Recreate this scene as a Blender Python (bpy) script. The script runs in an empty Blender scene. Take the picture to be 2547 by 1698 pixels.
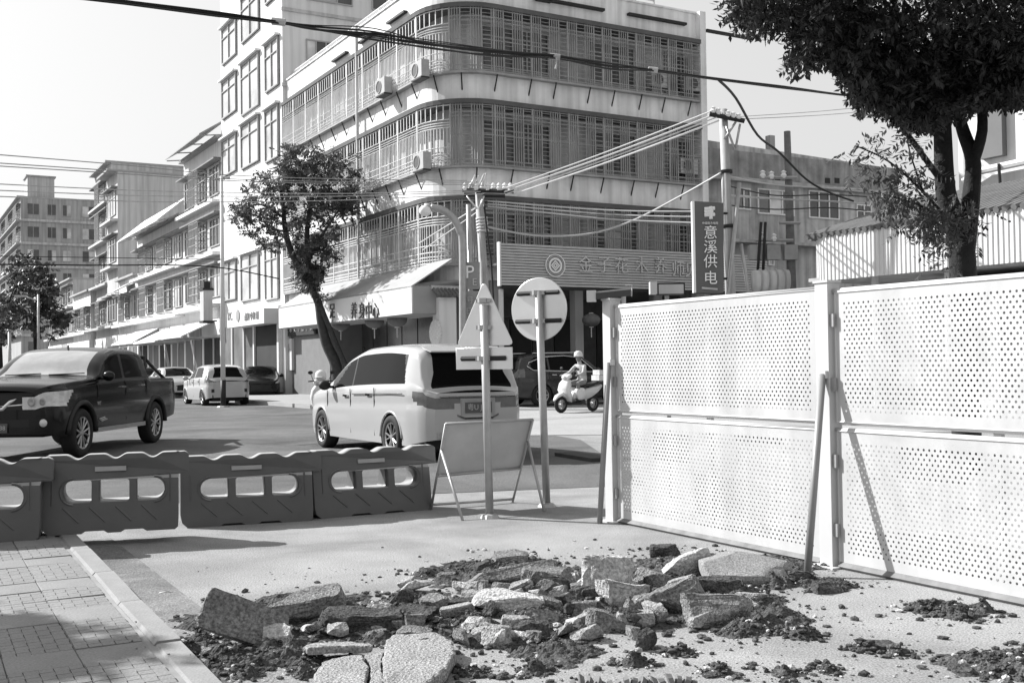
import bpy, bmesh, math, random
from mathutils import Vector, Matrix, noise
random.seed(7)
R = random.Random(11)
scene = bpy.context.scene
col = scene.collection
# ------------------------------------------------------------------ camera
FPX, CAMH, ROLL = 2720.0, 1.36, 0.0137          # focal length in photo pixels (2547 wide), eye height, tilt
PITCH = math.atan(57.0/FPX)
Fv = Vector((0, math.cos(PITCH), math.sin(PITCH)))
U0 = Vector((0, -math.sin(PITCH), math.cos(PITCH))); R0 = Vector((1, 0, 0))
Uv = U0*math.cos(ROLL) + R0*math.sin(ROLL)
Rv = R0*math.cos(ROLL) - U0*math.sin(ROLL)
EYE = Vector((0, 0, CAMH))
cd = bpy.data.cameras.new('camera'); cam = bpy.data.objects.new('camera', cd); col.objects.link(cam)
cd.sensor_width = 36; cd.lens = FPX/2547*36; cd.clip_start = .1; cd.clip_end = 4000
m = Matrix((Rv, Uv, -Fv)).transposed().to_4x4(); m.translation = EYE
cam.matrix_world = m
scene.camera = cam
# ------------------------------------------------------------------ sky, sun, exposure
SUN_EL, SUN_H = math.radians(36), Vector((-.92, .39, 0)).normalized()
w = bpy.data.worlds.new('World'); scene.world = w; w.use_nodes = True
nt = w.node_tree; bgn = nt.nodes['Background']
sk = nt.nodes.new('ShaderNodeTexSky'); sk.sky_type = 'NISHITA'; sk.sun_disc = False
sk.sun_elevation = SUN_EL; sk.sun_rotation = math.atan2(SUN_H.x, SUN_H.y)
sk.dust_density = 5.0; sk.air_density = 1.0; sk.ozone_density = 1.0
bw = nt.nodes.new('ShaderNodeRGBToBW')
pw = nt.nodes.new('ShaderNodeMath'); pw.operation = 'POWER'; pw.inputs[1].default_value = .30      # thin even haze: the photograph's sky is white all over
ml = nt.nodes.new('ShaderNodeMath'); ml.operation = 'MULTIPLY'; ml.inputs[1].default_value = 2.05
nt.links.new(sk.outputs[0], bw.inputs[0]); nt.links.new(bw.outputs[0], pw.inputs[0]); nt.links.new(pw.outputs[0], ml.inputs[0]); nt.links.new(ml.outputs[0], bgn.inputs[0])
bgn.inputs[1].default_value = .13
sd = bpy.data.lights.new('sun', 'SUN'); sd.energy = 4.2; sd.angle = math.radians(.6); sd.color = (1, 1, 1)
so = bpy.data.objects.new('sun', sd); col.objects.link(so)
ld = SUN_H*math.cos(SUN_EL) + Vector((0, 0, math.sin(SUN_EL)))
so.rotation_euler = ld.to_track_quat('Z', 'Y').to_euler(); so.location = (-20, 10, 40)
vs = scene.view_settings; vs.view_transform = 'Standard'; vs.look = 'None'; vs.gamma = 1; vs.use_curve_mapping = False
vs.exposure = 1.12
scene.display_settings.display_device = 'sRGB'
# ------------------------------------------------------------------ pixels to places (pixels of a 2352 x 1568 copy)
K = 2547/2352
def ray(x, y): return Fv + (x*K-1273.5)/FPX*Rv + (849-y*K)/FPX*Uv
def G(x, y, z=0.):
    d = ray(x, y); return EYE + d*((z-CAMH)/d.z)
def AT(x, y, Y):
    d = ray(x, y); return EYE + d*(Y/d.y)
TH = .5207
LV = Vector((-math.sin(TH), math.cos(TH), 0)); RV = Vector((math.cos(TH), math.sin(TH), 0))
NL = Vector((-LV.y, LV.x, 0)); NR = Vector((RV.y, -RV.x, 0))
CO = Vector((-2.221, 36.5, 0))
def onL(x, y, off=0.):                      # the long street front on the left: distance along it, height
    d = ray(x, y); t = NL.dot(CO+NL*off-EYE)/NL.dot(d); p = EYE+d*t
    return (p-CO).dot(LV), p.z
def onR(x, y, off=0.):
    d = ray(x, y); t = NR.dot(CO+NR*off-EYE)/NR.dot(d); p = EYE+d*t
    return (p-CO).dot(RV), p.z
def PL(s, z, off=0.): p = CO+LV*s+NL*off; return Vector((p.x, p.y, z))
def PR(t, z, off=0.): p = CO+RV*t+NR*off; return Vector((p.x, p.y, z))
# ------------------------------------------------------------------ materials (all grey: the photograph is black and white)
MATS = {}
def mat(name, v, rough=.75, var=.12, scale=3., bump=0., bscale=40., metal=0., spec=.3, streak=0., speck=0., spscale=200., coat=0., det=6., stain=0., stscale=.4):
    if name in MATS: return MATS[name]
    mt = bpy.data.materials.new(name); mt.use_nodes = True; n = mt.node_tree; L = n.links
    b = n.nodes['Principled BSDF']
    b.inputs['Roughness'].default_value = rough; b.inputs['Metallic'].default_value = metal
    b.inputs['Specular IOR Level'].default_value = spec
    if coat: b.inputs['Coat Weight'].default_value = coat; b.inputs['Coat Roughness'].default_value = .06
    tc = n.nodes.new('ShaderNodeTexCoord')
    no = n.nodes.new('ShaderNodeTexNoise'); no.inputs['Scale'].default_value = scale; no.inputs['Detail'].default_value = det
    no.inputs['Roughness'].default_value = .6
    L.new(tc.outputs['Object'], no.inputs['Vector'])
    mr = n.nodes.new('ShaderNodeMapRange'); mr.inputs[1].default_value = .28; mr.inputs[2].default_value = .72
    mr.inputs[3].default_value = v*(1-var); mr.inputs[4].default_value = v*(1+var)
    L.new(no.outputs['Fac'], mr.inputs[0]); out = mr.outputs[0]
    def mul(sig, lo, hi, a=.3, c=.7):
        q = n.nodes.new('ShaderNodeMapRange'); q.inputs[1].default_value = a; q.inputs[2].default_value = c
        q.inputs[3].default_value = lo; q.inputs[4].default_value = hi; L.new(sig, q.inputs[0])
        mm = n.nodes.new('ShaderNodeMath'); mm.operation = 'MULTIPLY'; L.new(out, mm.inputs[0]); L.new(q.outputs[0], mm.inputs[1])
        return mm.outputs[0]
    if streak:                               # rain streaks: noise stretched along z
        mp = n.nodes.new('ShaderNodeMapping'); mp.inputs['Scale'].default_value = (2.2, 2.2, .12); L.new(tc.outputs['Object'], mp.inputs[0])
        n2 = n.nodes.new('ShaderNodeTexNoise'); n2.inputs['Scale'].default_value = 1.6; n2.inputs['Detail'].default_value = 7
        L.new(mp.outputs[0], n2.inputs['Vector']); out = mul(n2.outputs['Fac'], 1-streak, 1+streak*.3, .35, .6)
    if stain:
        n5 = n.nodes.new('ShaderNodeTexNoise'); n5.inputs['Scale'].default_value = stscale; n5.inputs['Detail'].default_value = 12; n5.inputs['Roughness'].default_value = .68; n5.inputs['Distortion'].default_value = .6
        L.new(tc.outputs['Object'], n5.inputs['Vector']); out = mul(n5.outputs['Fac'], 1-stain, 1+stain*.35, .36, .58)
    if speck:
        n3 = n.nodes.new('ShaderNodeTexNoise'); n3.inputs['Scale'].default_value = spscale; n3.inputs['Detail'].default_value = 2
        L.new(tc.outputs['Object'], n3.inputs['Vector']); out = mul(n3.outputs['Fac'], 1-speck, 1+speck)
    L.new(out, b.inputs['Base Color'])
    if bump:
        n4 = n.nodes.new('ShaderNodeTexNoise'); n4.inputs['Scale'].default_value = bscale; n4.inputs['Detail'].default_value = 5
        L.new(tc.outputs['Object'], n4.inputs['Vector'])
        bp = n.nodes.new('ShaderNodeBump'); bp.inputs['Strength'].default_value = bump; bp.inputs['Distance'].default_value = .02
        L.new(n4.outputs['Fac'], bp.inputs['Height']); L.new(bp.outputs[0], b.inputs['Normal'])
    MATS[name] = mt; return mt
def leafmat(name, v, tr=.25):
    mt = bpy.data.materials.new(name); mt.use_nodes = True; n = mt.node_tree; L = n.links
    b = n.nodes['Principled BSDF']; b.inputs['Roughness'].default_value = .45; b.inputs['Specular IOR Level'].default_value = .35
    tc = n.nodes.new('ShaderNodeTexCoord'); no = n.nodes.new('ShaderNodeTexNoise'); no.inputs['Scale'].default_value = 2.5; no.inputs['Detail'].default_value = 4
    L.new(tc.outputs['Object'], no.inputs['Vector'])
    mr = n.nodes.new('ShaderNodeMapRange'); mr.inputs[1].default_value = .3; mr.inputs[2].default_value = .7
    mr.inputs[3].default_value = v*.55; mr.inputs[4].default_value = v*1.5; L.new(no.outputs['Fac'], mr.inputs[0]); L.new(mr.outputs[0], b.inputs['Base Color'])
    t = n.nodes.new('ShaderNodeBsdfTranslucent'); L.new(mr.outputs[0], t.inputs[0])
    mx = n.nodes.new('ShaderNodeMixShader'); mx.inputs[0].default_value = tr
    L.new(b.outputs[0], mx.inputs[1]); L.new(t.outputs[0], mx.inputs[2]); L.new(mx.outputs[0], n.nodes['Material Output'].inputs[0])
    MATS[name] = mt; return mt
GROUND = mat('dusty_concrete', .255, .9, .12, 2.2, .35, 160, speck=.42, spscale=95, spec=.15, det=9, stain=.26, stscale=.55)
ASPH = mat('worn_asphalt', .115, .9, .18, .5, .4, 80, speck=.34, spscale=55, spec=.15, det=9, stain=.3, stscale=.35)
PAVE = mat('pale_pavement', .29, .85, .1, .6, .1, 40, speck=.1, spscale=40)
SLAB = mat('paving_slab', .205, .85, .12, 2.2, .25, 60, speck=.16, spscale=90)
SLAB2 = mat('paving_slab_dark', .195, .85, .16, 2.2, .25, 60, speck=.16, spscale=90)
KERB = mat('kerb_concrete', .225, .85, .14, 3, .15, 60, speck=.1, spscale=90)
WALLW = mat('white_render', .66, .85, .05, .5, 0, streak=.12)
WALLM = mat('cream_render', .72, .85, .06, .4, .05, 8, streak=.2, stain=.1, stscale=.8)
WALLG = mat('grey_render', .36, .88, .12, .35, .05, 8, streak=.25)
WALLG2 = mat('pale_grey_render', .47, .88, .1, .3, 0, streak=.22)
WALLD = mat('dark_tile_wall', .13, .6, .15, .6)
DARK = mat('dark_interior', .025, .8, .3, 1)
BLACK = mat('black_iron', .02, .6, .2, 4)
BAR = mat('galvanised_bar', .6, .5, .15, 2, metal=.2)
BARD = mat('grey_bar', .3, .55, .2, 2)
FRAME = mat('window_frame_grey', .35, .5, .1, 2)
FRAMEW = mat('window_frame_white', .62, .5, .06, 2)
GLASS = mat('window_glass', .06, .12, .5, .45, spec=.6)
GLASSL = mat('curtained_window', .5, .25, .5, .5, spec=.5)
ROOFT = mat('roof_tile', .12, .8, .25, 2)
CORR = mat('white_corrugated', .55, .55, .05, 1.2, streak=.08)
TILE = mat('corrugated_roof', .13, .8, .25, 1.5)
AWN = mat('white_awning', .62, .6, .05, 1)
AWNG = mat('grey_awning', .30, .7, .1, 1)
METAL = mat('grey_steel', .33, .45, .12, 6, metal=.35)
GALV = mat('galvanised_pole', .36, .42, .12, 8, metal=.4)
ALU = mat('sign_back', .55, .5, .08, 3, metal=.25, bump=.1, bscale=6)
WHITE = mat('white_powdercoat', .50, .4, .03, 2, spec=.4)
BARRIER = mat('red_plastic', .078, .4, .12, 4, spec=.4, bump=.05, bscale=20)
REFL = mat('reflective_tape', .30, .4, .08, 10)
CONC = mat('concrete_pole', .36, .85, .12, 4, .1, 30, streak=.15)
WIRE = mat('bare_wire', .62, .35, .05, 3, metal=.4)
CABLE = mat('black_cable', .018, .55, .2, 5)
BARK = mat('tree_bark', .05, .9, .35, 9, .8, 25)
BARKD = mat('tree_bark_dark', .022, .9, .35, 9, .8, 25)
LEAF = leafmat('leaf_mid', .085, .35)
LEAFD = leafmat('leaf_dark', .024, .22)
LEAFF = leafmat('leaf_far', .06, .2)
ASPC = mat('broken_asphalt', .20, .95, .3, 6, 1.0, 90, speck=.5, spscale=70, spec=.1)
CONCC = mat('broken_concrete', .42, .95, .2, 5, 1.0, 70, speck=.4, spscale=60, spec=.1)
CRUST = mat('asphalt_crust', .29, .95, .18, 5, .9, 80, speck=.45, spscale=80, spec=.1)
SOIL = mat('dark_soil', .075, .95, .4, 8, 1.0, 50, speck=.5, spscale=90, spec=.05)
TYRE = mat('tyre_rubber', .022, .8, .2, 5)
RIM = mat('alloy_rim', .42, .3, .08, 5, metal=.6)
CARW = mat('white_car_paint', .37, .25, .03, 1, spec=.5, coat=.6)
CARB = mat('black_car_paint', .004, .22, .2, 1, spec=.2, coat=.25)
CARS = mat('silver_car_paint', .42, .3, .04, 1, metal=.3, coat=.6)
CARG = mat('dark_grey_car_paint', .022, .25, .15, 1, spec=.4, coat=.4)
CARGL = mat('car_glass', .006, .04, .2, 1, spec=.05)
WSHIELD = mat('windscreen_glass', .30, .12, .3, 2, spec=1.0, coat=.6)  # pale base colour stands in for sky reflected in the glass
CHROME = mat('chrome', .65, .15, .04, 2, metal=1)
LAMP = mat('lamp_lens', .55, .15, .25, 9, spec=.8, coat=.8)
TAIL = mat('tail_lamp_lens', .07, .15, .3, 9, spec=.8, coat=.6)
PLATE = mat('number_plate', .09, .4, .05, 3)
INKW = mat('pale_lettering', .75, .5, .03, 3)
INKD = mat('dark_lettering', .05, .5, .1, 3)
SKIN = mat('skin', .22, .55, .08, 8)
CLOTH = mat('pale_cloth', .42, .85, .3, 7, .8, 10)
TROUS = mat('light_trousers', .2, .85, .12, 5, .3, 14)
PLAST = mat('white_scooter_plastic', .6, .3, .03, 3, coat=.5)
SEATM = mat('black_vinyl', .02, .5, .2, 5)
LANT = mat('lantern_cloth', .13, .6, .12, 8)
SIGND = mat('dark_sign_board', .11, .5, .06, 2)
SLAT = mat('grey_slat', .45, .6, .1, 3)
GILT = mat('tarnished_gilt', .5, .4, .3, 12, metal=.3)
# sunlit brightness painted into the colour of the barriers' upward faces
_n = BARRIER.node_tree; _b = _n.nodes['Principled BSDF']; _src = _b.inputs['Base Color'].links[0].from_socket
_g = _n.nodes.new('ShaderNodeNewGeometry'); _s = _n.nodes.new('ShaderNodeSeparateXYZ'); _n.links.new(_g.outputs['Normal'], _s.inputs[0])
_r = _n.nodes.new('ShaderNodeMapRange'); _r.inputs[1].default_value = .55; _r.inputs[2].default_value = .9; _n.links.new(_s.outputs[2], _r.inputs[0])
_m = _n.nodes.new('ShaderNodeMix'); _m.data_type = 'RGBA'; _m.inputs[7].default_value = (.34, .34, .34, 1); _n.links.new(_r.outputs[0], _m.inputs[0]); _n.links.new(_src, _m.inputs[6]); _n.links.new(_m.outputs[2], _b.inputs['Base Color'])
# ------------------------------------------------------------------ objects
RM = {}                                         # root matrix of each thing, for parts given in world space
def tag(o, label=None, cat=None, group=None, kind=None):
    if label: o['label'] = label
    if cat: o['category'] = cat
    if group: o['group'] = group
    if kind: o['kind'] = kind
    return o
def thing(name, label, cat, loc=(0, 0, 0), rz=0., group=None):
    o = bpy.data.objects.new(name, None); col.objects.link(o); o.empty_display_size = .2
    o.location = loc; o.rotation_euler = (0, 0, rz)
    RM[o] = Matrix.Translation(Vector(loc)) @ Matrix.Rotation(rz, 4, 'Z')
    return tag(o, label, cat, group)
def link(name, me, m_, parent=None, world=False, smooth=False):
    if world and parent is not None:
        me.transform(RM[parent].inverted())
    if m_ is not None and not me.materials: me.materials.append(m_)
    o = bpy.data.objects.new(name, me); col.objects.link(o)
    if parent is not None: o.parent = parent; RM[o] = RM[parent]
    else: RM[o] = Matrix.Identity(4)
    if smooth: me.polygons.foreach_set('use_smooth', [True]*len(me.polygons))
    return o
def copy_tree(o, parent=None):
    c = o.copy(); col.objects.link(c); c.parent = parent
    if parent is not None: c.matrix_parent_inverse = o.matrix_parent_inverse.copy()
    for ch in list(o.children): copy_tree(ch, c)
    return c
class MB:
    def __init__(s): s.v = []; s.f = []
    def add(s, vs, fs):
        k = len(s.v); s.v += [tuple(p) for p in vs]; s.f += [tuple(i+k for i in q) for q in fs]; return s
    def hexa(s, b, t):                           # 4 base points, 4 top points
        n = len(b)
        return s.add(list(b)+list(t), [tuple(range(n))[::-1], tuple(range(n, 2*n))]+[(i, (i+1) % n, n+(i+1) % n, n+i) for i in range(n)])
    def box(s, c, d, rz=0., mx=None):
        x, y, z = d[0]/2, d[1]/2, d[2]/2
        M = Matrix.Translation(Vector(c)) @ (mx.to_4x4() if mx is not None else Matrix.Rotation(rz, 4, 'Z'))
        q = [M @ Vector(p) for p in ((-x, -y, -z), (x, -y, -z), (x, y, -z), (-x, y, -z), (-x, -y, z), (x, -y, z), (x, y, z), (-x, y, z))]
        return s.hexa(q[:4], q[4:])
    def bx(s, a, b):
        return s.box([(a[i]+b[i])/2 for i in range(3)], [abs(b[i]-a[i]) for i in range(3)])
    def tube(s, pts, r, n=6, cap=True):
        pts = [Vector(p) for p in pts]; N = len(pts); rr = r if isinstance(r, (list, tuple)) else [r]*N
        base = len(s.v); up = None
        for i, p in enumerate(pts):
            d = (pts[min(i+1, N-1)]-pts[max(i-1, 0)]).normalized()
            if up is None: up = Vector((0, 0, 1)) if abs(d.z) < .9 else Vector((1, 0, 0))
            a = d.cross(up)
            if a.length < 1e-4: a = d.cross(Vector((0, 1, 0)))
            a.normalize(); b = a.cross(d).normalized(); up = b
            for k in range(n):
                t = 2*math.pi*k/n; s.v.append(tuple(p+(a*math.cos(t)+b*math.sin(t))*rr[i]))
        for i in range(N-1):
            for k in range(n):
                s.f.append((base+i*n+k, base+i*n+(k+1) % n, base+(i+1)*n+(k+1) % n, base+(i+1)*n+k))
        if cap: s.f.append(tuple(base+k for k in range(n))[::-1]); s.f.append(tuple(base+(N-1)*n+k for k in range(n)))
        return s
    def bar(s, a, b, wx, wy=None):               # square bar
        return s.tube([a, b], wx*.7071, 4)
    def lathe(s, prof, n=16, M=None, arc=2*math.pi):
        M = M or Matrix.Identity(4); base = len(s.v); full = abs(arc-2*math.pi) < 1e-6; nn = n if full else n+1
        for (r, z) in prof:
            for k in range(nn):
                t = arc*k/n; s.v.append(tuple(M @ Vector((r*math.cos(t), r*math.sin(t), z))))
        for i in range(len(prof)-1):
            for k in range(n):
                k2 = (k+1) % nn; s.f.append((base+i*nn+k, base+i*nn+k2, base+(i+1)*nn+k2, base+(i+1)*nn+k))
        return s
    def ball(s, c, r, n=10, m_=7, sc=(1, 1, 1)):
        M = Matrix.Translation(Vector(c)) @ Matrix.Diagonal((*sc, 1))
        return s.lathe([(r*math.sin(math.pi*i/m_)+1e-5, -r*math.cos(math.pi*i/m_)) for i in range(m_+1)], n, M)
    def mesh(s, name='m'):
        me = bpy.data.meshes.new(name); me.from_pydata(s.v, [], s.f); me.update(); return me
    def build(s, name, m_, parent=None, world=False, smooth=False):
        return link(name, s.mesh(name), m_, parent, world, smooth)
def curve_mesh(cu):
    o = bpy.data.objects.new('tmp', cu); col.objects.link(o)
    dg = bpy.context.evaluated_depsgraph_get(); dg.update()
    me = bpy.data.meshes.new_from_object(o.evaluated_get(dg)); bpy.data.objects.remove(o); bpy.data.curves.remove(cu)
    me.materials.clear(); return me
def plate(loops, depth, bevel=0.):               # flat shape with holes in the xy plane, thickness +-depth
    cu = bpy.data.curves.new('tmp', 'CURVE'); cu.dimensions = '2D'; cu.fill_mode = 'BOTH'; cu.extrude = depth; cu.bevel_depth = bevel; cu.bevel_resolution = 1
    for lp in loops:
        sp = cu.splines.new('POLY'); sp.points.add(len(lp)-1); sp.use_cyclic_u = True
        for i, p in enumerate(lp): sp.points[i].co = (p[0], p[1], 0, 1)
    return curve_mesh(cu)
def text(s, size, depth=.01, align='CENTER'):
    cu = bpy.data.curves.new('tmp', 'FONT'); cu.body = s; cu.size = size; cu.extrude = depth
    cu.align_x = align; cu.align_y = 'CENTER'; cu.resolution_u = 3
    return curve_mesh(cu)
def frame_m(o, xa, ya):                          # matrix with given x and y axes
    xa = Vector(xa).normalized(); ya = Vector(ya); ya = (ya-xa*ya.dot(xa)).normalized(); za = xa.cross(ya)
    M = Matrix((xa, ya, za)).transposed().to_4x4(); M.translation = Vector(o); return M
Z = Vector((0, 0, 1))
def disc(r, n=40, cx=0, cy=0): return [(cx+r*math.cos(2*math.pi*i/n), cy+r*math.sin(2*math.pi*i/n)) for i in range(n)]
def lerp(tb, x):
    if x <= tb[0][0]: return tb[0][1]
    for (a, p), (b, q) in zip(tb, tb[1:]):
        if x <= b: return p+(q-p)*(x-a)/(b-a)
    return tb[-1][1]
def smooth_tab(tb, x):                           # monotone-ish cubic through a table
    if x <= tb[0][0]: return tb[0][1]
    if x >= tb[-1][0]: return tb[-1][1]
    for i in range(len(tb)-1):
        if x <= tb[i+1][0]:
            (a, p), (b, q) = tb[i], tb[i+1]; h = b-a; t = (x-a)/h
            def sl(j):
                if j <= 0 or j >= len(tb)-1: return (q-p)/h
                s0 = (tb[j][1]-tb[j-1][1])/(tb[j][0]-tb[j-1][0]); s1 = (tb[j+1][1]-tb[j][1])/(tb[j+1][0]-tb[j][0])
                return 0 if s0*s1 <= 0 else 2*s0*s1/(s0+s1)
            m0, m1 = sl(i)*h, sl(i+1)*h; t2, t3 = t*t, t*t*t
            return p*(2*t3-3*t2+1)+m0*(t3-2*t2+t)+q*(3*t2-2*t3)+m1*(t3-t2)
# ================================================================== the setting
def sheet(name, pts, z, m_, kind='structure'):
    mb = MB(); mb.add([(p[0], p[1], z) for p in pts], [tuple(range(len(pts)))]); o = mb.build(name, m_); tag(o, kind=kind); return o
sheet('ground', [(-1500, -300), (1500, -300), (1500, 2500), (-1500, 2500)], 0, GROUND)
# asphalt of the crossing, behind the plastic barriers
ra = G(2352, 1105); rb = G(1000, 1083)
sheet('road', [(-60, 10.9), (-4.6, 10.9), (-1.0, 11.6), (1.5, 12.2), (1.2, 19.5), (-.6, 25), (-2.0, 30.2), (-30, 78), (-90, 182), (-120, 170), (-60, 60)], .004, ASPH)
sheet('forecourt', [(-1.0, 21.0), (16, 19.5), (20, 44), (4.6, 40.8), (-2.2, 36.0), (-3.2, 33.6), (-1.9, 30.0), (-.5, 25)], .008, mat('forecourt_concrete', .30, .9, .1, .5, .3, 60, speck=.2, spscale=40))
# raised pavement strips along the street fronts
def raised(name, pts, h, m_):
    mb = MB(); mb.hexa([(p[0], p[1], -.02) for p in pts], [(p[0], p[1], h) for p in pts]); o = mb.build(name, m_); tag(o, kind='structure'); return o
a, b, c, d = PL(1.5, 0, 4.2), PL(150, 0, 4.2), PL(150, 0, -.6), PL(1.5, 0, -.6)
raised('shop_pavement', [a, b, c, d], .13, PAVE)
# ------------------------------------------------------------------ foreground footway: slabs and kerb stones
KZ = .10
k0 = G(180, 1232, KZ); k1 = G(425, 1480, KZ); kd = (k1-k0); kd.z = 0; kd.normalize(); kn = Vector((kd.y, -kd.x, 0))   # kn points left of the kerb
if kn.x > 0: kn = -kn
kst = k0 - kd*.35
fw = MB(); fp = [kst, kst+kd*8.2, kst+kd*8.2+kn*5.5, kst+kn*5.5]
fw.hexa([(p.x, p.y, -.05) for p in fp], [(p.x, p.y, KZ-.012) for p in fp])
foot = fw.build('footway', mat('joint_sand', .24, .95, .2, 4)); tag(foot, kind='structure')
_g0, _g1 = kst-kd*.1-kn*.0, kst+kd*8.0
sheet('gutter', [_g0-kn*.02, _g1-kn*.02, _g1-kn*.42, _g0-kn*.30], .005, mat('gutter_dirt', .185, .95, .25, 2, .5, 80, speck=.4, spscale=90, stain=.35, stscale=1.2))
def slabmesh(lx, ly, h=.04, bev=.003):
    mb = MB(); q = lambda e, z: [(-lx/2+e, -ly/2+e, z), (lx/2-e, -ly/2+e, z), (lx/2-e, ly/2-e, z), (-lx/2+e, ly/2-e, z)]
    mb.hexa(q(0, -h), q(0, -bev)); mb.hexa(q(0, -bev), q(bev, 0)); return mb.mesh('paving_slab')
SL = .30
# slabs carry a pressed pattern of short grooves
def grooved(lx):
    mb = MB(); n = 5; g = .005; w_ = lx/n
    for i in range(n):
        for j in range(n):
            x0, y0 = -lx/2+i*w_, -lx/2+j*w_
            if (i+j) % 2: mb.bx((x0+g/2, y0+g/2, -.02), (x0+w_-g/2, y0+w_+g*.2, 0))
            else: mb.bx((x0-g*.2, y0+g/2, -.02), (x0+w_-g/2, y0+w_-g/2, 0))
    mb.bx((-lx/2, -lx/2, -.045), (lx/2, lx/2, -.006)); return mb.mesh('paving_slab')
sm1 = slabmesh(SL-.004, SL-.004); sm1.materials.append(SLAB)
sm2 = slabmesh(SL-.004, SL-.004); sm2.materials.append(SLAB2)
sg1 = grooved(SL-.004); sg1.materials.append(SLAB2)
sg2 = grooved(SL-.004); sg2.materials.append(SLAB)
ang = math.atan2(kd.y, kd.x)
for i in range(27):
    for j in range(13):
        p = kst + kd*(.16+i*SL) + kn*(.15+SL/2+j*SL)
        if p.x < -.60*p.y-.9 or p.y < 3.9 or (j == 12 and i > 20): continue
        tact = j in (4, 5)
        me = (sg2 if tact else sg1) if (tact or (i*7+j*3) % 3 != 1) else (sm1 if R.random() < .6 else sm2)
        o = bpy.data.objects.new('paving_slab', me); col.objects.link(o); o.parent = foot
        o.location = (p.x, p.y, KZ+R.uniform(-.004, .003)); o.rotation_euler = (R.uniform(-.008, .008), R.uniform(-.008, .008), ang+R.uniform(-.006, .006))
def kerbmesh(l):
    mb = MB(); prof = [(-.07, -.2), (.05, -.2), (.05, -.015), (.035, 0), (-.07, 0)]
    mb.hexa([(-l/2, y, z) for y, z in prof], [(l/2, y, z) for y, z in prof]); me = mb.mesh('kerb_stone'); me.materials.append(KERB); return me
kmesh = kerbmesh(.985)
for i in range(9):
    p = kst + kd*(.5+i*1.0) + kn*.07
    o = bpy.data.objects.new('kerb_stone', kmesh); col.objects.link(o); o.parent = foot
    o.location = (p.x, p.y, KZ+R.uniform(-.004, .012)); o.rotation_euler = (0, 0, math.atan2(kn.x, -kn.y)+math.pi+R.uniform(-.01, .01) if False else ang+math.pi+R.uniform(-.008, .008))
kend = kerbmesh(.985)
for i in range(5):
    p = kst + kn*(.5+i) - kd*.07
    o = bpy.data.objects.new('kerb_stone', kmesh); col.objects.link(o); o.parent = foot
    o.location = (p.x, p.y, KZ+R.uniform(-.003, .006)); o.rotation_euler = (0, 0, ang+math.pi/2)
# ================================================================== the corner building
EAV = [7.105, 10.40, 13.72]; CB = [4.83, 8.19, 11.44]; ROOF = 14.85; RAD = 2.0
LE = 17.0; RE = onR(1625, 400)[0]
ARC = RAD*math.pi/2
def path(u, off):            # u<0 along the left front, 0..ARC round the corner, beyond along the right front
    if u <= 0: return PL(RAD-u, 0, off)
    if u >= ARC: return PR(RAD+u-ARC, 0, off)
    c_ = CO+LV*RAD+RV*RAD; t = u/RAD
    d_ = NL*math.cos(t)+NR*math.sin(t); return c_+d_*(RAD+off)
def umarks(u0, u1, step=.35):
    us = [u0]
    if u0 < 0: us += [x for x in (0.,) if x < u1]
    us += [ARC*k/10 for k in range(1, 11) if u0 < ARC*k/10 < u1]
    us.append(u1); return sorted(set(us))
def ribbon(mb, u0, u1, z0, z1, o0, o1, oz0=None):          # solid band following the fronts between two offsets
    us = umarks(u0, u1); n = len(us)
    vs = []
    for u in us:
        a_, b_ = path(u, o0), path(u, o1)
        for p, z in ((a_, z0), (b_, z0), (b_, z1), (a_, z1)): vs.append((p.x, p.y, z))
    fs = []
    for i in range(n-1):
        for k in range(4): fs.append((i*4+k, i*4+(k+1) % 4, i*4+4+(k+1) % 4, i*4+4+k))
    fs += [(3, 2, 1, 0), tuple((n-1)*4+k for k in range(4))]
    mb.add(vs, fs)
UL, UR = -(LE-RAD), RE-RAD+ARC
bld = thing('corner_building', 'four storey corner building with rounded corner and barred balconies on each floor', 'building', (CO.x, CO.y, 0))
WO = -.75
foot_pts = [path(u, WO) for u in umarks(UL, UR)] + [PR(RE, 0, -12), PL(LE, 0, -12)]
mb = MB(); mb.hexa([(p.x, p.y, 4.3) for p in foot_pts], [(p.x, p.y, ROOF-.5) for p in foot_pts]); mb.build('wall', mat('recess_wall', .40, .85, .15, .6, streak=.3), bld, True)
# recessed dark ground floor, plinth
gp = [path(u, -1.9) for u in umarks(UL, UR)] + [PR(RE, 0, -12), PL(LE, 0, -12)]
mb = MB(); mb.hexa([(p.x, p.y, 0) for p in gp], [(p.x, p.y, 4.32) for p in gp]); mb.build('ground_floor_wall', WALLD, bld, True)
for z0, z1 in ((4.28, CB[0]-.06), (EAV[0]+.08, CB[1]-.06), (EAV[1]+.08, CB[2]-.06), (EAV[2]+.08, ROOF)):
    mb = MB(); ribbon(mb, UL, UR, z0, z1, WO-.4, -.22); mb.build('spandrel', WALLM, bld, True)
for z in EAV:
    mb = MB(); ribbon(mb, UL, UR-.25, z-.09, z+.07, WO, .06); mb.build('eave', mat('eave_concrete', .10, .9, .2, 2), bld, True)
for z in CB:
    mb = MB(); ribbon(mb, UL, UR-.25, z-.07, z, WO, .02); mb.build('cage_platform', BARD, bld, True)
    u = UL+.5
    while u < UR-.3:
        if not (z == CB[0]):
            st = MB(); a_, b_ = path(u, .0), path(u, -.23); st.bar((a_.x, a_.y, z-.07), (b_.x, b_.y, z-.62), .035); st.build('platform_strut', BLACK, bld, True)
        u += R.uniform(1.0, 1.5)
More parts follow.
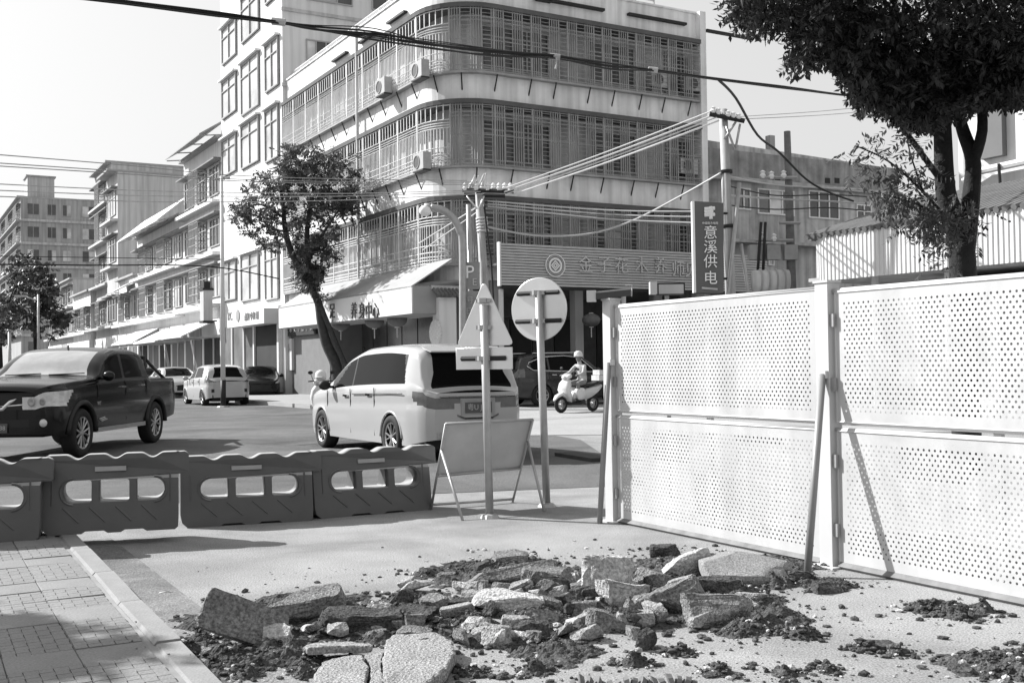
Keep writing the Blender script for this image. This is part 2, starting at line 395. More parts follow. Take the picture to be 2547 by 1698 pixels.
# parapet cap, roof rail and the dark drip slots over the top eave
mb = MB(); ribbon(mb, UL, UR, ROOF, ROOF+.07, WO-.45, -.17); mb.build('parapet_cap', WALLM, bld, True)
rl = MB()
us = [UL+.2+i*1.15 for i in range(13)]
for u in us:
    p = path(u, -.5); rl.bar((p.x, p.y, ROOF), (p.x, p.y, ROOF+.42), .05)
for zz in (.42,):
    a_, b_ = path(us[0], -.5), path(us[-1], -.5); rl.tube([(a_.x, a_.y, ROOF+zz), (b_.x, b_.y, ROOF+zz)], .05, 5)
rl.build('roof_rail', FRAMEW, bld, True)
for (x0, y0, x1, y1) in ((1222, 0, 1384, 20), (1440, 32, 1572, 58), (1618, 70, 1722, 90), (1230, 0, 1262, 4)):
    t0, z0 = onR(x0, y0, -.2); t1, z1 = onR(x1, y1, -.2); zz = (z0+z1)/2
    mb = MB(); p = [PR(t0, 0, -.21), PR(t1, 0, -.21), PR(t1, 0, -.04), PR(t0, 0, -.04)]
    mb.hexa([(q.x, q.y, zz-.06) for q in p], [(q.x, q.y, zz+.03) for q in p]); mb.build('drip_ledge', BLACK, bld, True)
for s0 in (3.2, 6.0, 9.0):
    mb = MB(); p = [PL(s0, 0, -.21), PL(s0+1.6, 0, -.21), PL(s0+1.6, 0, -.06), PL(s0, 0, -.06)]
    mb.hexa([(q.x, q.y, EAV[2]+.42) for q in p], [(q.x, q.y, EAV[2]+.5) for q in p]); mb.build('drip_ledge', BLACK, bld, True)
# windows on each floor (behind the cages)
def window(par, P, u0, u1, z0, z1, off, cols=3, top=.3, fm=FRAMEW, gm=GLASS, dep=.07, fw_=.06, light=None):
    """P(u,z,off) -> world; frame with mullions, one pane object for each light"""
    fr = MB()
    def bxx(a, b, za, zb, o0, o1):
        q = [P(a, 0, o0), P(b, 0, o0), P(b, 0, o1), P(a, 0, o1)]
        fr.hexa([(p.x, p.y, za) for p in q], [(p.x, p.y, zb) for p in q])
    bxx(u0, u1, z0, z0+fw_, off, off+dep); bxx(u0, u1, z1-fw_, z1, off, off+dep)
    xs = [u0+(u1-u0)*k/cols for k in range(cols+1)]
    for i, x in enumerate(xs):
        a = x if i == 0 else (x-fw_ if i == cols else x-fw_/2); bxx(a, a+fw_, z0+fw_, z1-fw_, off, off+dep*.97)
    zt = z1-fw_-(z1-z0)*top
    if top: bxx(u0+fw_, u1-fw_, zt-.025, zt+.025, off, off+dep*.9)
    wo = fr.build('window', fm, par, True)
    for i in range(cols):
        pn = MB(); a, b = xs[i]+fw_*.4, xs[i+1]-fw_*.4
        q = [P(a, 0, off+.005), P(b, 0, off+.005), P(b, 0, off+.025), P(a, 0, off+.025)]
        pn.hexa([(p.x, p.y, z0+fw_*.5) for p in q], [(p.x, p.y, z1-fw_*.5) for p in q])
        g = gm if light is None else (GLASSL if R.random() < light else gm)
        pn.build('pane', g, wo, True)
    return wo
PP = lambda u, z, off: path(u, off)
for k in range(3):
    z0, z1 = CB[k], EAV[k]-.1
    u = UL+.7
    while u < -1.2:                                   # left front: wide, pale curtained windows
        wd = R.choice((1.6, 1.9, 2.2)); window(bld, PP, u, min(u+wd, -.3), z0+.55, z1-.18, WO, cols=R.choice((3, 4)), top=.0, light=.6); u += wd+R.choice((.3, .5, .8))
    for (x0, x1) in ((1105, 1262), (1352, 1458), (1528, 1600)):   # right front: dark window groups
        t0 = onR(x0, 300, WO)[0]-RAD+ARC; t1 = onR(x1, 300, WO)[0]-RAD+ARC
        window(bld, PP, max(t0, .5), t1, z0+.3, z1-.3, WO, cols=3 if x1-x0 > 90 else 2, top=.22, fm=FRAME, light=.06)
# cages: one mesh for each bay of bars
def cage(u0, u1, z0, z1, style):
    mb = MB(); o = .0; n = 1
    def pt(u, z): p = path(u, o); return (p.x, p.y, z)
    H = z1-z0; left = style == 'l'
    t = .028 if left else .027
    mb.bar(pt(u0, z0), pt(u0, z1), .055)
    def rail(z, th):
        um = umarks(u0, u1); mb.tube([pt(u, z) for u in um], th*.7, 4)
    for fz in ((0.02, .07, .12, .19, .30, .62, .66, .70, .75, .985) if left else (.02, .09, .5, .80, .86, .985)): rail(z0+H*fz, .03 if fz in (.02, .985, .75) else t)
    cnt = max(1, round((u1-u0)/(.13 if left else .092)))
    for i in range(1, cnt):
        u = u0+(u1-u0)*i/cnt
        if left: mb.bar(pt(u, z0), pt(u, z0+H*.62), t*.7); 
        if left and i % 2 == 0: mb.bar(pt(u, z0+H*.75), pt(u, z1), t)
        if not left:
            if (i//4) % 2 == 0: mb.bar(pt(u, z0), pt(u, z1), t)
            elif i % 4 == 0: mb.bar(pt(u, z0), pt(u, z1), t*1.4)
    if not left:
        i = 4
        while i < cnt:                                  # ladder panels of short rungs
            a, b = u0+(u1-u0)*i/cnt, u0+(u1-u0)*min(i+4, cnt)/cnt
            zz = z0+.06
            while zz < z1: mb.bar(pt(a, zz), pt(b, zz), t*.6); zz += .15
            i += 8
    return mb
for k in range(3):
    z0, z1 = CB[k], EAV[k]-.09
    n = 9
    for i in range(n):
        u0, u1 = UL+(0-UL)*i/n, UL+(0-UL)*(i+1)/n
        cage(u0, u1, z0, z1, 'l').build('window_cage', BAR, bld, True)
    cage(0, ARC*.5, z0, z1, 'l').build('window_cage', BAR, bld, True)
    cage(ARC*.5, ARC, z0, z1, 'r').build('window_cage', BARD, bld, True)
    n = 6
    for i in range(n):
        u0, u1 = ARC+(UR-.3-ARC)*i/n, ARC+(UR-.3-ARC)*(i+1)/n
        cage(u0, u1, z0, z1, 'r').build('window_cage', BARD, bld, True)
# end pilaster
mb = MB(); q = [PR(RE-.28, 0, WO), PR(RE, 0, WO), PR(RE, 0, .05), PR(RE-.28, 0, .05)]
mb.hexa([(p.x, p.y, 0) for p in q], [(p.x, p.y, ROOF+.05) for p in q]); mb.build('pilaster', WALLM, bld, True)
# drain pipe on the long side
p = PL(7.6, 0, .0); mb = MB(); mb.tube([(p.x, p.y, 4.9), (p.x, p.y, ROOF)], .07, 7); mb.build('drain_pipe', mat('pipe_grey', .5, .6), bld, True)
# roof frame of angle iron above the right end
rf = MB()
for t in (6.5, 7.6, 8.7, 9.6):
    for o in (-.9, -2.2):
        p = PR(t, 0, o); rf.bar((p.x, p.y, ROOF), (p.x, p.y, ROOF+1.7), .06)
for o in (-.9, -2.2):
    for zz in (.5, .9, 1.3, 1.68):
        a_, b_ = PR(6.5, 0, o), PR(9.6, 0, o); rf.bar((a_.x, a_.y, ROOF+zz), (b_.x, b_.y, ROOF+zz), .05)
rf.build('roof_cage', BARD, bld, True)
# ground floor doors under the big sign: columns, dark door leaves
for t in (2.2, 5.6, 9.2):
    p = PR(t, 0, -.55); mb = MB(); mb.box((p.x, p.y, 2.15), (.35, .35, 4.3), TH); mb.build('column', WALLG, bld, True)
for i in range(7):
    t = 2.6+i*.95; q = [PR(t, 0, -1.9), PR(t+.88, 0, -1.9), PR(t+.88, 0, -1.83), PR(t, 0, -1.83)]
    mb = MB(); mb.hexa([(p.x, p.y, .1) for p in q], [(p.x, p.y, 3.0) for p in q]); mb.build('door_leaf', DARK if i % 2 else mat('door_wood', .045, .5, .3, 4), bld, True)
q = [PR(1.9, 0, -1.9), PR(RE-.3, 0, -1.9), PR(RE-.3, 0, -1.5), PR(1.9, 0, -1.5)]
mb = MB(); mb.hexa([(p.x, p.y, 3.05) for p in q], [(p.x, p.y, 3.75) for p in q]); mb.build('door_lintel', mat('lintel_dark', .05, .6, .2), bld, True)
# glazed shop front along the long side
n = 6
for i in range(n):
    s0 = 3.2+i*1.5; q = [PL(s0, 0, -1.9), PL(s0+1.4, 0, -1.9), PL(s0+1.4, 0, -1.84), PL(s0, 0, -1.84)]
    mb = MB(); mb.hexa([(p.x, p.y, .2) for p in q], [(p.x, p.y, 3.6) for p in q]); mb.build('shop_glass', mat('shop_glass', .06, .2, .4, .8, spec=.5), bld, True)
q = [PL(11.9, 0, -1.9), PL(LE-.1, 0, -1.9), PL(LE-.1, 0, -.35), PL(11.9, 0, -.35)]
mb = MB(); mb.hexa([(p.x, p.y, .05) for p in q], [(p.x, p.y, 3.2) for p in q]); mb.build('shop_side_wall', mat('side_wall', .16, .8, .1), bld, True)
# --------------------------------------------------------------- box awning of the shop on the long side
AO = 1.35
sA, zA = onL(945, 665, AO); sB, zB = onL(640, 700, AO); zb1 = onL(945, 725, AO)[1]; zb2 = onL(640, 750, AO)[1]
zt_, zb_ = (zA+zB)/2, (zb1+zb2)/2
aw = thing('shop_awning', 'long white box awning with dark lettering over the shop front behind the leaning tree', 'awning', PL((sA+sB)/2, 0, AO))
def lbox(mb, s0, s1, z0, z1, o0, o1):
    q = [PL(s0, 0, o0), PL(s1, 0, o0), PL(s1, 0, o1), PL(s0, 0, o1)]; mb.hexa([(p.x, p.y, z0) for p in q], [(p.x, p.y, z1) for p in q]); return mb
def rbox(mb, s0, s1, z0, z1, o0, o1):
    q = [PR(s0, 0, o0), PR(s1, 0, o0), PR(s1, 0, o1), PR(s0, 0, o1)]; mb.hexa([(p.x, p.y, z0) for p in q], [(p.x, p.y, z1) for p in q]); return mb
lbox(MB(), sA, sB, zb_, zt_, AO-.06, AO).build('fascia', AWN, aw, True)
mb = MB(); a_, b_, c_, d_ = PL(sA, zt_, AO), PL(sB, zt_, AO), PL(sB, zt_+.95, -.15), PL(sA, zt_+.95, -.15)
mb.hexa([p-Z*.05 for p in (a_, b_, c_, d_)], [a_, b_, c_, d_]); mb.build('sloping_top', AWNG, aw, True)
mb = MB(); mb.hexa([PL(sA, zb_, AO-.07), PL(sA, zb_, -.2), PL(sA, zt_, -.2), PL(sA, zt_, AO-.07)], [PL(sA+.05, zb_, AO-.07), PL(sA+.05, zb_, -.2), PL(sA+.05, zt_, -.2), PL(sA+.05, zt_, AO-.07)])
mb.build('end_panel', AWNG, aw, True)
lbox(MB(), sA+.06, sB, zb_-.02, zb_+.03, -.2, AO-.07).build('soffit', AWNG, aw, True)
def put_text(s, size, M, m_, par, nm='lettering', depth=.015):
    me = text(s, size, depth); me.transform(M); return link(nm, me, m_, par, True)
for ch, x in zip('足养身中心', (764, 814, 832, 848, 864)):
    s_, z_ = onL(x, 716, AO); put_text(ch, .62, frame_m(PL(s_, z_, AO+.02), -LV, Z), INKD, aw, 'lettering')
# lanterns under the awning and under the sign
def lantern(pos, r, label, sy=.72):
    t = thing('lantern', label, 'lantern', pos, 0, 'round cloth lanterns hung at the shop fronts')
    mb = MB(); n = 16
    for i in range(9):
        pass
    prof = [(r*math.sin(math.pi*(i+.6)/13.2), -r*sy*math.cos(math.pi*(i+.6)/13.2)) for i in range(13)]
    mb.lathe(prof, n); mb.build('shade', LANT, t, smooth=False)
    mb = MB(); mb.lathe([(.001, r*sy*.98), (r*.25, r*sy*.98), (r*.25, r*sy*1.1), (.001, r*sy*1.1)], 10); mb.lathe([(.001, -r*sy*1.1), (r*.25, -r*sy*1.1), (r*.25, -r*sy*.98), (.001, -r*sy*.98)], 10); mb.build('cap', GILT, t)
    mb = MB(); mb.tube([(0, 0, -r*sy*1.1), (0, 0, -r*sy*1.1-.35)], .02, 5); mb.build('tassel', GILT, t)
    mb = MB(); mb.tube([(0, 0, r*sy*1.1), (0, 0, r*sy*1.1+.5)], .008, 4); mb.build('cord', BLACK, t)
for x, y, lb in ((783, 752, 'round lantern under the long white awning nearest the leaning tree'), (860, 746, 'middle round lantern under the long white awning'), (912, 742, 'round lantern under the white awning nearest the corner')):
    s_, z_ = onL(x, y-8, .6); lantern(PL(s_, z_, .6), .36, lb)
t_, z_ = onR(1358, 735, .3); lantern(PR(t_, z_, .3), .33, 'large round lantern hanging in the dark entrance below the slatted sign')
# --------------------------------------------------------------- corner pillar with a small tiled roof and a round plaque
pz = onL(1022, 690, .5)
c0 = G(1022, 905); cp = AT(1022, 800, 36.2)
pil = thing('gate_pillar', 'white gate pillar with round plaque and small tiled roof at the building corner', 'pillar', (cp.x, cp.y, 0), TH)
zt = AT(1022, 684, 36.2).z
mb = MB(); mb.box((0, 0, zt/2), (.62, .5, zt)); mb.build('shaft', WALLW, pil)
me = plate([disc(.42, 36)], .03, .01); me.transform(frame_m((-.33, 0, zt-1.15) , (0, -1, 0), (0, 0, 1))); 
me.transform(Matrix.Identity(4)); link('round_plaque', me, mat('plaque', .55, .6, .25, 14, .6, 30), pil)
mb = MB()
for i in range(7):
    x = -.42+i*.14; mb.tube([(x, -.5, zt+.05), (x, 0, zt+.32), (x, .5, zt+.05)], .06, 6)
mb.build('tiled_roof', ROOFT, pil)
mb = MB(); mb.box((0, 0, zt+.34), (1.0, .16, .12)); mb.build('ridge', WALLG2, pil)
# --------------------------------------------------------------- the big slatted sign over the entrance
SO = 1.0
t0, zt0 = onR(1150, 557, SO); t1 = onR(1762, 600, SO)[0]; zb0 = onR(1150, 655, SO)[1]; ztr = onR(1600, 580, SO)[1]
zt0 = (zt0+ztr)/2
sg = thing('slatted_sign', 'long grey slatted shop sign with a round crest and carved characters', 'sign', PR(t0, 0, SO))
rbox(MB(), t0, t1, zb0, zt0, SO-.14, SO-.05).build('backing_board', mat('sign_backing', .06, .7, .1), sg, True)
nsl = 15; hs = (zt0-zb0)/nsl
for i in range(nsl):
    rbox(MB(), t0, t1, zb0+i*hs+.012, zb0+(i+1)*hs-.012, SO-.05, SO+R.uniform(-.004, .006)).build('slat', SLAT, sg, True)
rbox(MB(), t0-.06, t0, zb0-.02, zt0+.03, SO-.16, SO+.02).build('end_trim', FRAMEW, sg, True)
rbox(MB(), t0+.05, t1, zb0-.10, zb0-.01, SO-.16, SO-.02).build('bottom_trim', DARK, sg, True)
for tt in (t0+.15, t0+5.2, t1-.5):
    q = PR(tt, 0, SO-.3); mb = MB(); mb.tube([(q.x, q.y, 0), (q.x, q.y, zb0-.11)], .09, 10); mb.build('support_post', FRAMEW, sg, True)
    rbox(MB(), tt-.04, tt+.04, (zb0+zt0)/2, (zb0+zt0)/2+.08, -.7, SO-.14).build('bracket', BARD, sg, True)
tc, zc = onR(1274, 610, SO)
def on_sign(dx, dz, me, m_, nm):
    me.transform(frame_m(PR(tc, zc, SO+.03)+RV*dx+Z*dz, RV, Z)); return link(nm, me, m_, sg, True)
on_sign(0, 0, plate([disc(.40, 44)], .015), mat('crest_ground', .2, .6, .1), 'crest')
for r0, r1, mm in ((.40, .365, INKW), (.27, .20, INKW), (.33, .315, GILT)):
    on_sign(0, 0, plate([disc(r0, 44), disc(r1, 44)], .03), mm, 'crest_ring')
dm = lambda r: [(r, 0), (0, r), (-r, 0), (0, -r)]
on_sign(0, 0, plate([dm(.19), dm(.13)], .028), INKW, 'crest_diamond'); on_sign(0, 0, plate([dm(.10), dm(.05)], .028), INKW, 'crest_diamond')
for ch, x, y in zip('金子花木养师见', (1344, 1386, 1426, 1472, 1516, 1556, 1586), (610, 610, 612, 612, 612, 620, 622)):
    tt, zz = onR(x, y, SO); put_text(ch, .62, frame_m(PR(tt, zz, SO+.03), RV, Z), GILT, sg, 'lettering', .03)
# --------------------------------------------------------------- air conditioners
def aircon(P, label, s=1.):
    t = thing('air_conditioner', label, 'air conditioner', P[0], P[1], 'air conditioners on the corner building')
    mb = MB(); mb.bx((-.42*s, -.15, 0), (.42*s, .15, .58*s)); mb.build('casing', mat('aircon_casing', .36, .5, .1, 6), t)
    me = plate([disc(.235*s, 24), disc(.21*s, 24)], .012); me.transform(frame_m((-.1*s, -.165, .29*s), (1, 0, 0), (0, 0, 1))); link('fan_ring', me, BARD, t)
    me = plate([disc(.205*s, 20)], .004); me.transform(frame_m((-.1*s, -.155, .29*s), (1, 0, 0), (0, 0, 1))); link('fan_grille', me, mat('fan_dark', .07, .6), t)
    mb = MB(); mb.bx((-.4*s, -.16, -.05), (.4*s, .16, 0)); mb.build('bracket', BLACK, t)
for x, y, lb in ((1512, 203, 'white air conditioner hung left of the pair below the top right window'), (1592, 212, 'white air conditioner hung right of the pair below the top right window'), (1578, 400, 'air conditioner on the second barred floor beside the utility pole')):
    tt, zz = onR(x, y, -.2); p = PR(tt, zz, -.19); aircon(((p.x, p.y, zz), TH), lb)
angL = math.atan2(-LV.y, -LV.x)
for x, y, lb in ((884, 200, 'air conditioner on a dark bracket under the top barred balcony'), (968, 162, 'air conditioner on a dark bracket nearest the rounded corner at the top floor'), (972, 372, 'air conditioner on a dark bracket at the middle barred floor')):
    s_, zz = onL(x, y, .15); p = PL(s_, zz, .2); aircon(((p.x, p.y, zz-.3), angL), lb)
# ================================================================== the white tower
SW0, SW1 = LE+.02, onL(507, 400)[0]; ZW = 26.
tw = thing('white_tower', 'tall white building with three columns of large windows beside the corner building', 'building', PL(SW0, 0, 0))
lbox(MB(), SW0, SW1, 0, ZW, -13, -.05).build('wall', WALLW, tw, True)
PLf = lambda s, z, off: PL(s, z, off)
for (x0, x1, rows) in ((609, 639, ((-70, 0), (95, 205), (248, 368), (560, 688))), (554, 594, ((-20, 85), (135, 255), (278, 380), (582, 690))), (510, 542, ((55, 138), (178, 265), (315, 400), (600, 690)))):
    for (ya, yb) in rows:
        s0 = onL(x1, ya)[0]; s1 = onL(x0, ya)[0]; xm = (x0+x1)/2
        z1 = onL(xm, ya)[1]; z0 = onL(xm, yb)[1]
        lbox(MB(), s0-.02, s1+.02, z0-.02, z1+.02, -.06, -.03).build('window_recess', DARK, tw, True)
        window(tw, PLf, s0, s1, z0, z1, -.03, cols=2, top=.25, fm=FRAME, fw_=.07, dep=.1, light=.97)
        lbox(MB(), s0-.12, s1+.12, z1+.02, z1+.12, -.05, .22).build('window_hood', WALLW, tw, True)
# shaded side wall above the neighbour's roof, with its own windows
for (x0, x1, y0, y1) in ((688, 758, 0, 25), (790, 860, -20, 45)):
    pass
def PS(t, z, off): p = PL(SW0, 0, 0)+RV*t; return Vector((p.x, p.y, z))+NR*off
for (ta, tb, za, zb) in ((1.2, 2.7, 15.4, 17.0), (1.2, 3.6, 18.9, 20.9), (4.6, 7.0, 18.9, 20.9), (5, 6.4, 15.3, 17.0)):
    window(tw, PS, ta, tb, za, zb, .0, cols=3, top=.0, fm=FRAME, light=.1)
q = [PL(SW0, 0, 0), PL(SW0, 0, 0)+RV*12.9, PL(SW0, 0, 0)+RV*12.9+NR*.02, PL(SW0, 0, 0)+NR*.02]
for zz in (14.6, 18.2, 21.7):
    mb = MB(); qq = [p+NR*(-.03 if i < 2 else .06) for i, p in enumerate(q)]; mb.hexa([(p.x, p.y, zz) for p in qq], [(p.x, p.y, zz+.16) for p in qq]); mb.build('string_course', WALLG2, tw, True)
# its shop level: dark bays, white fascia with faint letters
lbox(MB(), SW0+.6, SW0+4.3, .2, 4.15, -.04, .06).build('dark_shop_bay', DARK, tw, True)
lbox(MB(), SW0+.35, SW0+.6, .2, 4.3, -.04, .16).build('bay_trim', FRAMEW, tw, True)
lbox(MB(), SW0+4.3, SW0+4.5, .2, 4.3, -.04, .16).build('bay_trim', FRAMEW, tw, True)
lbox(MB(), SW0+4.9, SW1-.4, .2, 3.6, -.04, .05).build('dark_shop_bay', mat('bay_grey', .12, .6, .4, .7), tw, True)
for i in range(3):
    lbox(MB(), SW0+6.2+i*2.2, SW0+6.45+i*2.2, .2, 3.65, .05, .12).build('door_jamb', WALLG2, tw, True)
sx0, sz0 = onL(606, 707, .9); sx1 = onL(522, 720, .9)[0]; szb = onL(606, 742, .9)[1]
kc = thing('fascia_sign', 'white shop fascia sign with faint small lettering beside the slim white pole', 'sign', PL(sx0, szb, .9))
lbox(MB(), sx0, sx1, szb, sz0, .0, .9).build('board', AWN, kc, True)
for ch, x, sz_ in (('KC', 529, .6), ('●', 547, .8), ('南和 中和 创', 578, .42)):
    s_, z_ = onL(x, 727, .9); put_text(ch, sz_, frame_m(PL(s_, z_, .92), -LV, Z), mat('faint_letters', .28, .6), kc, 'lettering')
# dark name strip and poster on the wall between the tower and the awning
s0, z0 = onL(636, 770, -.2); s1 = onL(726, 762, -.2)[0]
ns = thing('name_strip', 'dark name strip with small pale characters under the left end of the white awning', 'sign', PL(s0, z0, -.2))
lbox(MB(), s1, s0, z0-.1, z0+.55, -.3, -.18).build('board', DARK, ns, True)
for i, ch in enumerate('水木六木安十日中四'):
    s_ = s0-.5-(s0-s1-1.)*i/8; put_text(ch, .33, frame_m(PL(s_, z0+.2, -.16), -LV, Z), mat('dim_letters', .4, .5), ns, 'lettering')
s0, z0 = onL(638, 780, -.2); s1, z1 = onL(670, 850, -.2)
ps = thing('wall_poster', 'pale upright poster on the grey wall left of the leaning tree', 'poster', PL(s0, z1, -.2))
lbox(MB(), s1, s0, z1, z0, -.34, -.2).build('sheet', WALLG2, ps, True)
lbox(MB(), s1+.3, s1+.55, z1+1.0, z0-.25, -.2, -.19).build('figure_mark', BARD, ps, True); lbox(MB(), s1+.2, s1+.8, z1+.85, z1+1.0, -.2, -.19).build('figure_mark', BARD, ps, True)
# ================================================================== street fronts beyond the tower
def street_block(name, label, s0, s1, h, floors, wm, off=-.1, depth=12, shop=True, roof=.35, awning=None, sidewin=0, light=.35, cages=True):
    b = thing(name, label, 'building', PL(s0, 0, off))
    lbox(MB(), s0, s1, 0, h, off-depth, off).build('wall', wm, b, True)
    lbox(MB(), s0-.05, s1+.05, h, h+.16, off-depth-.1, off+roof).build('roof', mat('flat_roof', .33, .9, .15, 1), b, True)
    for (z0, z1, nb) in floors:
        wd = (s1-s0)/nb
        for i in range(nb):
            a, c = s0+i*wd+wd*.14, s0+(i+1)*wd-wd*.14
            lbox(MB(), a-.04, c+.04, z0-.04, z1+.04, off-.02, off+.012).build('window_recess', DARK, b, True)
            window(b, PLf, a, c, z0, z1, off+.012, cols=2 if wd < 2.4 else 3, top=.25, fm=FRAME, light=light)
            if cages and (i+nb) % 2 == 0:
                mb = MB()
                q = lambda s, z, o=.55: PL(s, z, off+o)
                n = int((c-a)/.2)
                for k in range(n+1):
                    s = a+(c-a)*k/n; mb.bar(q(s, z0-.25), q(s, z1), .03)
                for zz in (z0-.25, z0+.3, z0+.75, z1-.35, z1): mb.bar(q(a, zz), q(c, zz), .045); mb.bar(q(a, zz, 0), q(a, zz), .045); mb.bar(q(c, zz, 0), q(c, zz), .045)
                mb.build('window_cage', BARD, b, True)
        lbox(MB(), s0, s1, z0-.62, z0-.42, off-.01, off+.6).build('balcony_slab', wm, b, True)
        lbox(MB(), s0, s1, z1+.12, z1+.22, off-.01, off+.5).build('hood', mat('hood_concrete', .2, .9, .2, 1), b, True)
    if shop:
        nb = max(1, round((s1-s0)/4.)); wd = (s1-s0)/nb
        for i in range(nb):
            lbox(MB(), s0+i*wd+.3, s0+(i+1)*wd-.3, .15, 3.1, off-.02, off+.03).build('shop_opening', DARK if R.random() < .6 else WALLD, b, True)
            lbox(MB(), s0+i*wd+.3+wd*.35, s0+i*wd+.5+wd*.35, .15, 3.1, off+.03, off+.08).build('door_jamb', WALLG2, b, True)
            lbox(MB(), s0+i*wd+.1, s0+(i+1)*wd-.1, 3.25, 4.15, off-.01, off+.12).build('shop_fascia', AWN if R.random() < .7 else WALLG, b, True)
    return b
S = lambda x, y=600: onL(x, y)[0]
e1, e2, e3 = S(420), S(312), S(268)
street_block('apartment_building', 'four storey apartment front with barred windows left of the white tower', SW1+.02, e1, 14.2, ((5.4, 7.1, 3), (8.3, 9.9, 3), (11.2, 12.9, 3)), WALLW)
street_block('apartment_building', 'lower three storey front with a sloping roof visor above its top windows', e1+.02, e2, 11.0, ((5.3, 7.1, 5), (8.4, 9.9, 5)), WALLW)
street_block('shop_house', 'two storey shop house in front of the plain grey gable wall', e2+.02, e3-.3, 8.4, ((5.3, 7.0, 3),), WALLM)
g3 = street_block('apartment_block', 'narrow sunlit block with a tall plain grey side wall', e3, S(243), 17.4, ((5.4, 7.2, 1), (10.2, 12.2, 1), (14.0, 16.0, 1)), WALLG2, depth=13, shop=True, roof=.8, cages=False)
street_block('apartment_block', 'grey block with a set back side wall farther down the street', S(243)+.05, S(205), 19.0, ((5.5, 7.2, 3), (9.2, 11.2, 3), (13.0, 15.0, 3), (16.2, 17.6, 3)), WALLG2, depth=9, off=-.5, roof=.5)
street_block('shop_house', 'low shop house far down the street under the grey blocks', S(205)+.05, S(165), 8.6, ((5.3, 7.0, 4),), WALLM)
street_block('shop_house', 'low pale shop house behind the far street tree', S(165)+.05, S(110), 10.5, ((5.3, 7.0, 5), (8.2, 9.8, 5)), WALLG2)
# far block with stacked balconies, seen end on
sF = S(46)
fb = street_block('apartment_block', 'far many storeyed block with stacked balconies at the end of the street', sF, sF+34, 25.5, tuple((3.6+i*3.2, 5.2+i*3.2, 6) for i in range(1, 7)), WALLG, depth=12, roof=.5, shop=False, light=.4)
def PF(t, z, off): p = PL(sF, 0, -.1)-NL*t*1.; p = PL(sF, 0, -.1)+RV*t; return Vector((p.x, p.y, z))+NR*off
for i in range(7):
    zz = 3.2+i*3.2
    for (ta, tb) in ((.8, 2.4), (3.4, 4.6), (5.4, 6.6), (8., 9.8)):
        window(fb, PF, ta, tb, zz+.7, zz+2.3, .0, cols=2, top=0, fm=FRAME, light=.3)
    mb = MB(); q = [PF(0, 0, -.02), PF(12, 0, -.02), PF(12, 0, .25), PF(0, 0, .25)]
    mb.hexa([(p.x, p.y, zz-.25) for p in q], [(p.x, p.y, zz+.1) for p in q]); mb.build('string_course', WALLG2, fb, True)
q = [PF(1, 0, -1.), PF(4.5, 0, -1.), PF(4.5, 0, -5), PF(1, 0, -5)]
mb = MB(); mb.hexa([(p.x, p.y, 25.6) for p in q], [(p.x, p.y, 28.6) for p in q]); mb.build('stair_house', WALLG2, fb, True)
q = [PF(.8, 0, -.8), PF(4.7, 0, -.8), PF(4.7, 0, -5.2), PF(.8, 0, -5.2)]
mb = MB(); mb.hexa([(p.x, p.y, 28.6) for p in q], [(p.x, p.y, 28.8) for p in q]); mb.build('stair_house_roof', WALLG, fb, True)
s9 = S(-60)
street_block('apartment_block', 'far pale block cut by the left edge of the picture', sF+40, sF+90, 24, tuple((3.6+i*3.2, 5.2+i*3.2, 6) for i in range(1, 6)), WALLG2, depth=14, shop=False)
# sloping roof visors
def visor(label, s0, s1, z0, z1, off0, off1, m_=AWN):
    t = thing('roof_visor', label, 'awning', PL(s0, z0, off1))
    mb = MB(); q = [PL(s0, z0, off1), PL(s1, z0, off1), PL(s1, z1, off0), PL(s0, z1, off0)]
    mb.hexa([p-Z*.07 for p in q], q); mb.build('sheet', m_, t, True)
    n = max(2, int((s1-s0)/2.5))
    for i in range(n+1):
        mb = MB(); s = s0+.05+(s1-s0-.1)*i/n; mb.bar(PL(s, z0-.1, off1-.1), PL(s, z1-1.0, off0+.02), .05); mb.build('strut', BARD, t, True)
visor('sloping pale visor along the roof of the three storey front', e1+.2, e2-1., 10.7, 12.3, -.4, 1.5)
visor('dark sloping visor at the top of the four storey apartment front', SW1+.3, e1-.2, 14.4, 15.5, -.6, 1.1, AWNG)
visor('white shop awning near the silver sedan', SW1+1.5, SW1+8, 3.2, 4.1, 0., 1.9)
visor('second white shop awning farther along the street', SW1+8.4, e1+6, 3.1, 4.0, 0., 1.9)
visor('pale shop awning beyond the pickup truck roof', e1+7, e2, 3.2, 4.2, 0., 1.8)
visor('small dark awning on the shop house wall', e2+1, e2+4.5, 7.2, 8.0, 0., 1.4, AWNG)
# street name lantern box on the tower's edge
p = PL(SW1+.6, 0, .7)
lb = thing('lantern_box', 'upright grey lantern box sign fixed to the wall left of the slim white pole', 'sign', (p.x, p.y, 3.9))
mb = MB(); mb.box((0, 0, .95), (.75, .5, 1.7), angL); mb.build('box', WALLG2, lb); mb = MB(); mb.box((0, 0, .05), (.85, .6, .12), angL); mb.box((0, 0, 1.86), (.85, .6, .12), angL); mb.box((0, 0, 2.1), (.4, .35, .4), angL); mb.build('frame', BLACK, lb)
mb = MB(); mb.tube([(0, 0, .1), (.6, -.1, .1)], .04, 5); mb.build('bracket', BLACK, lb)
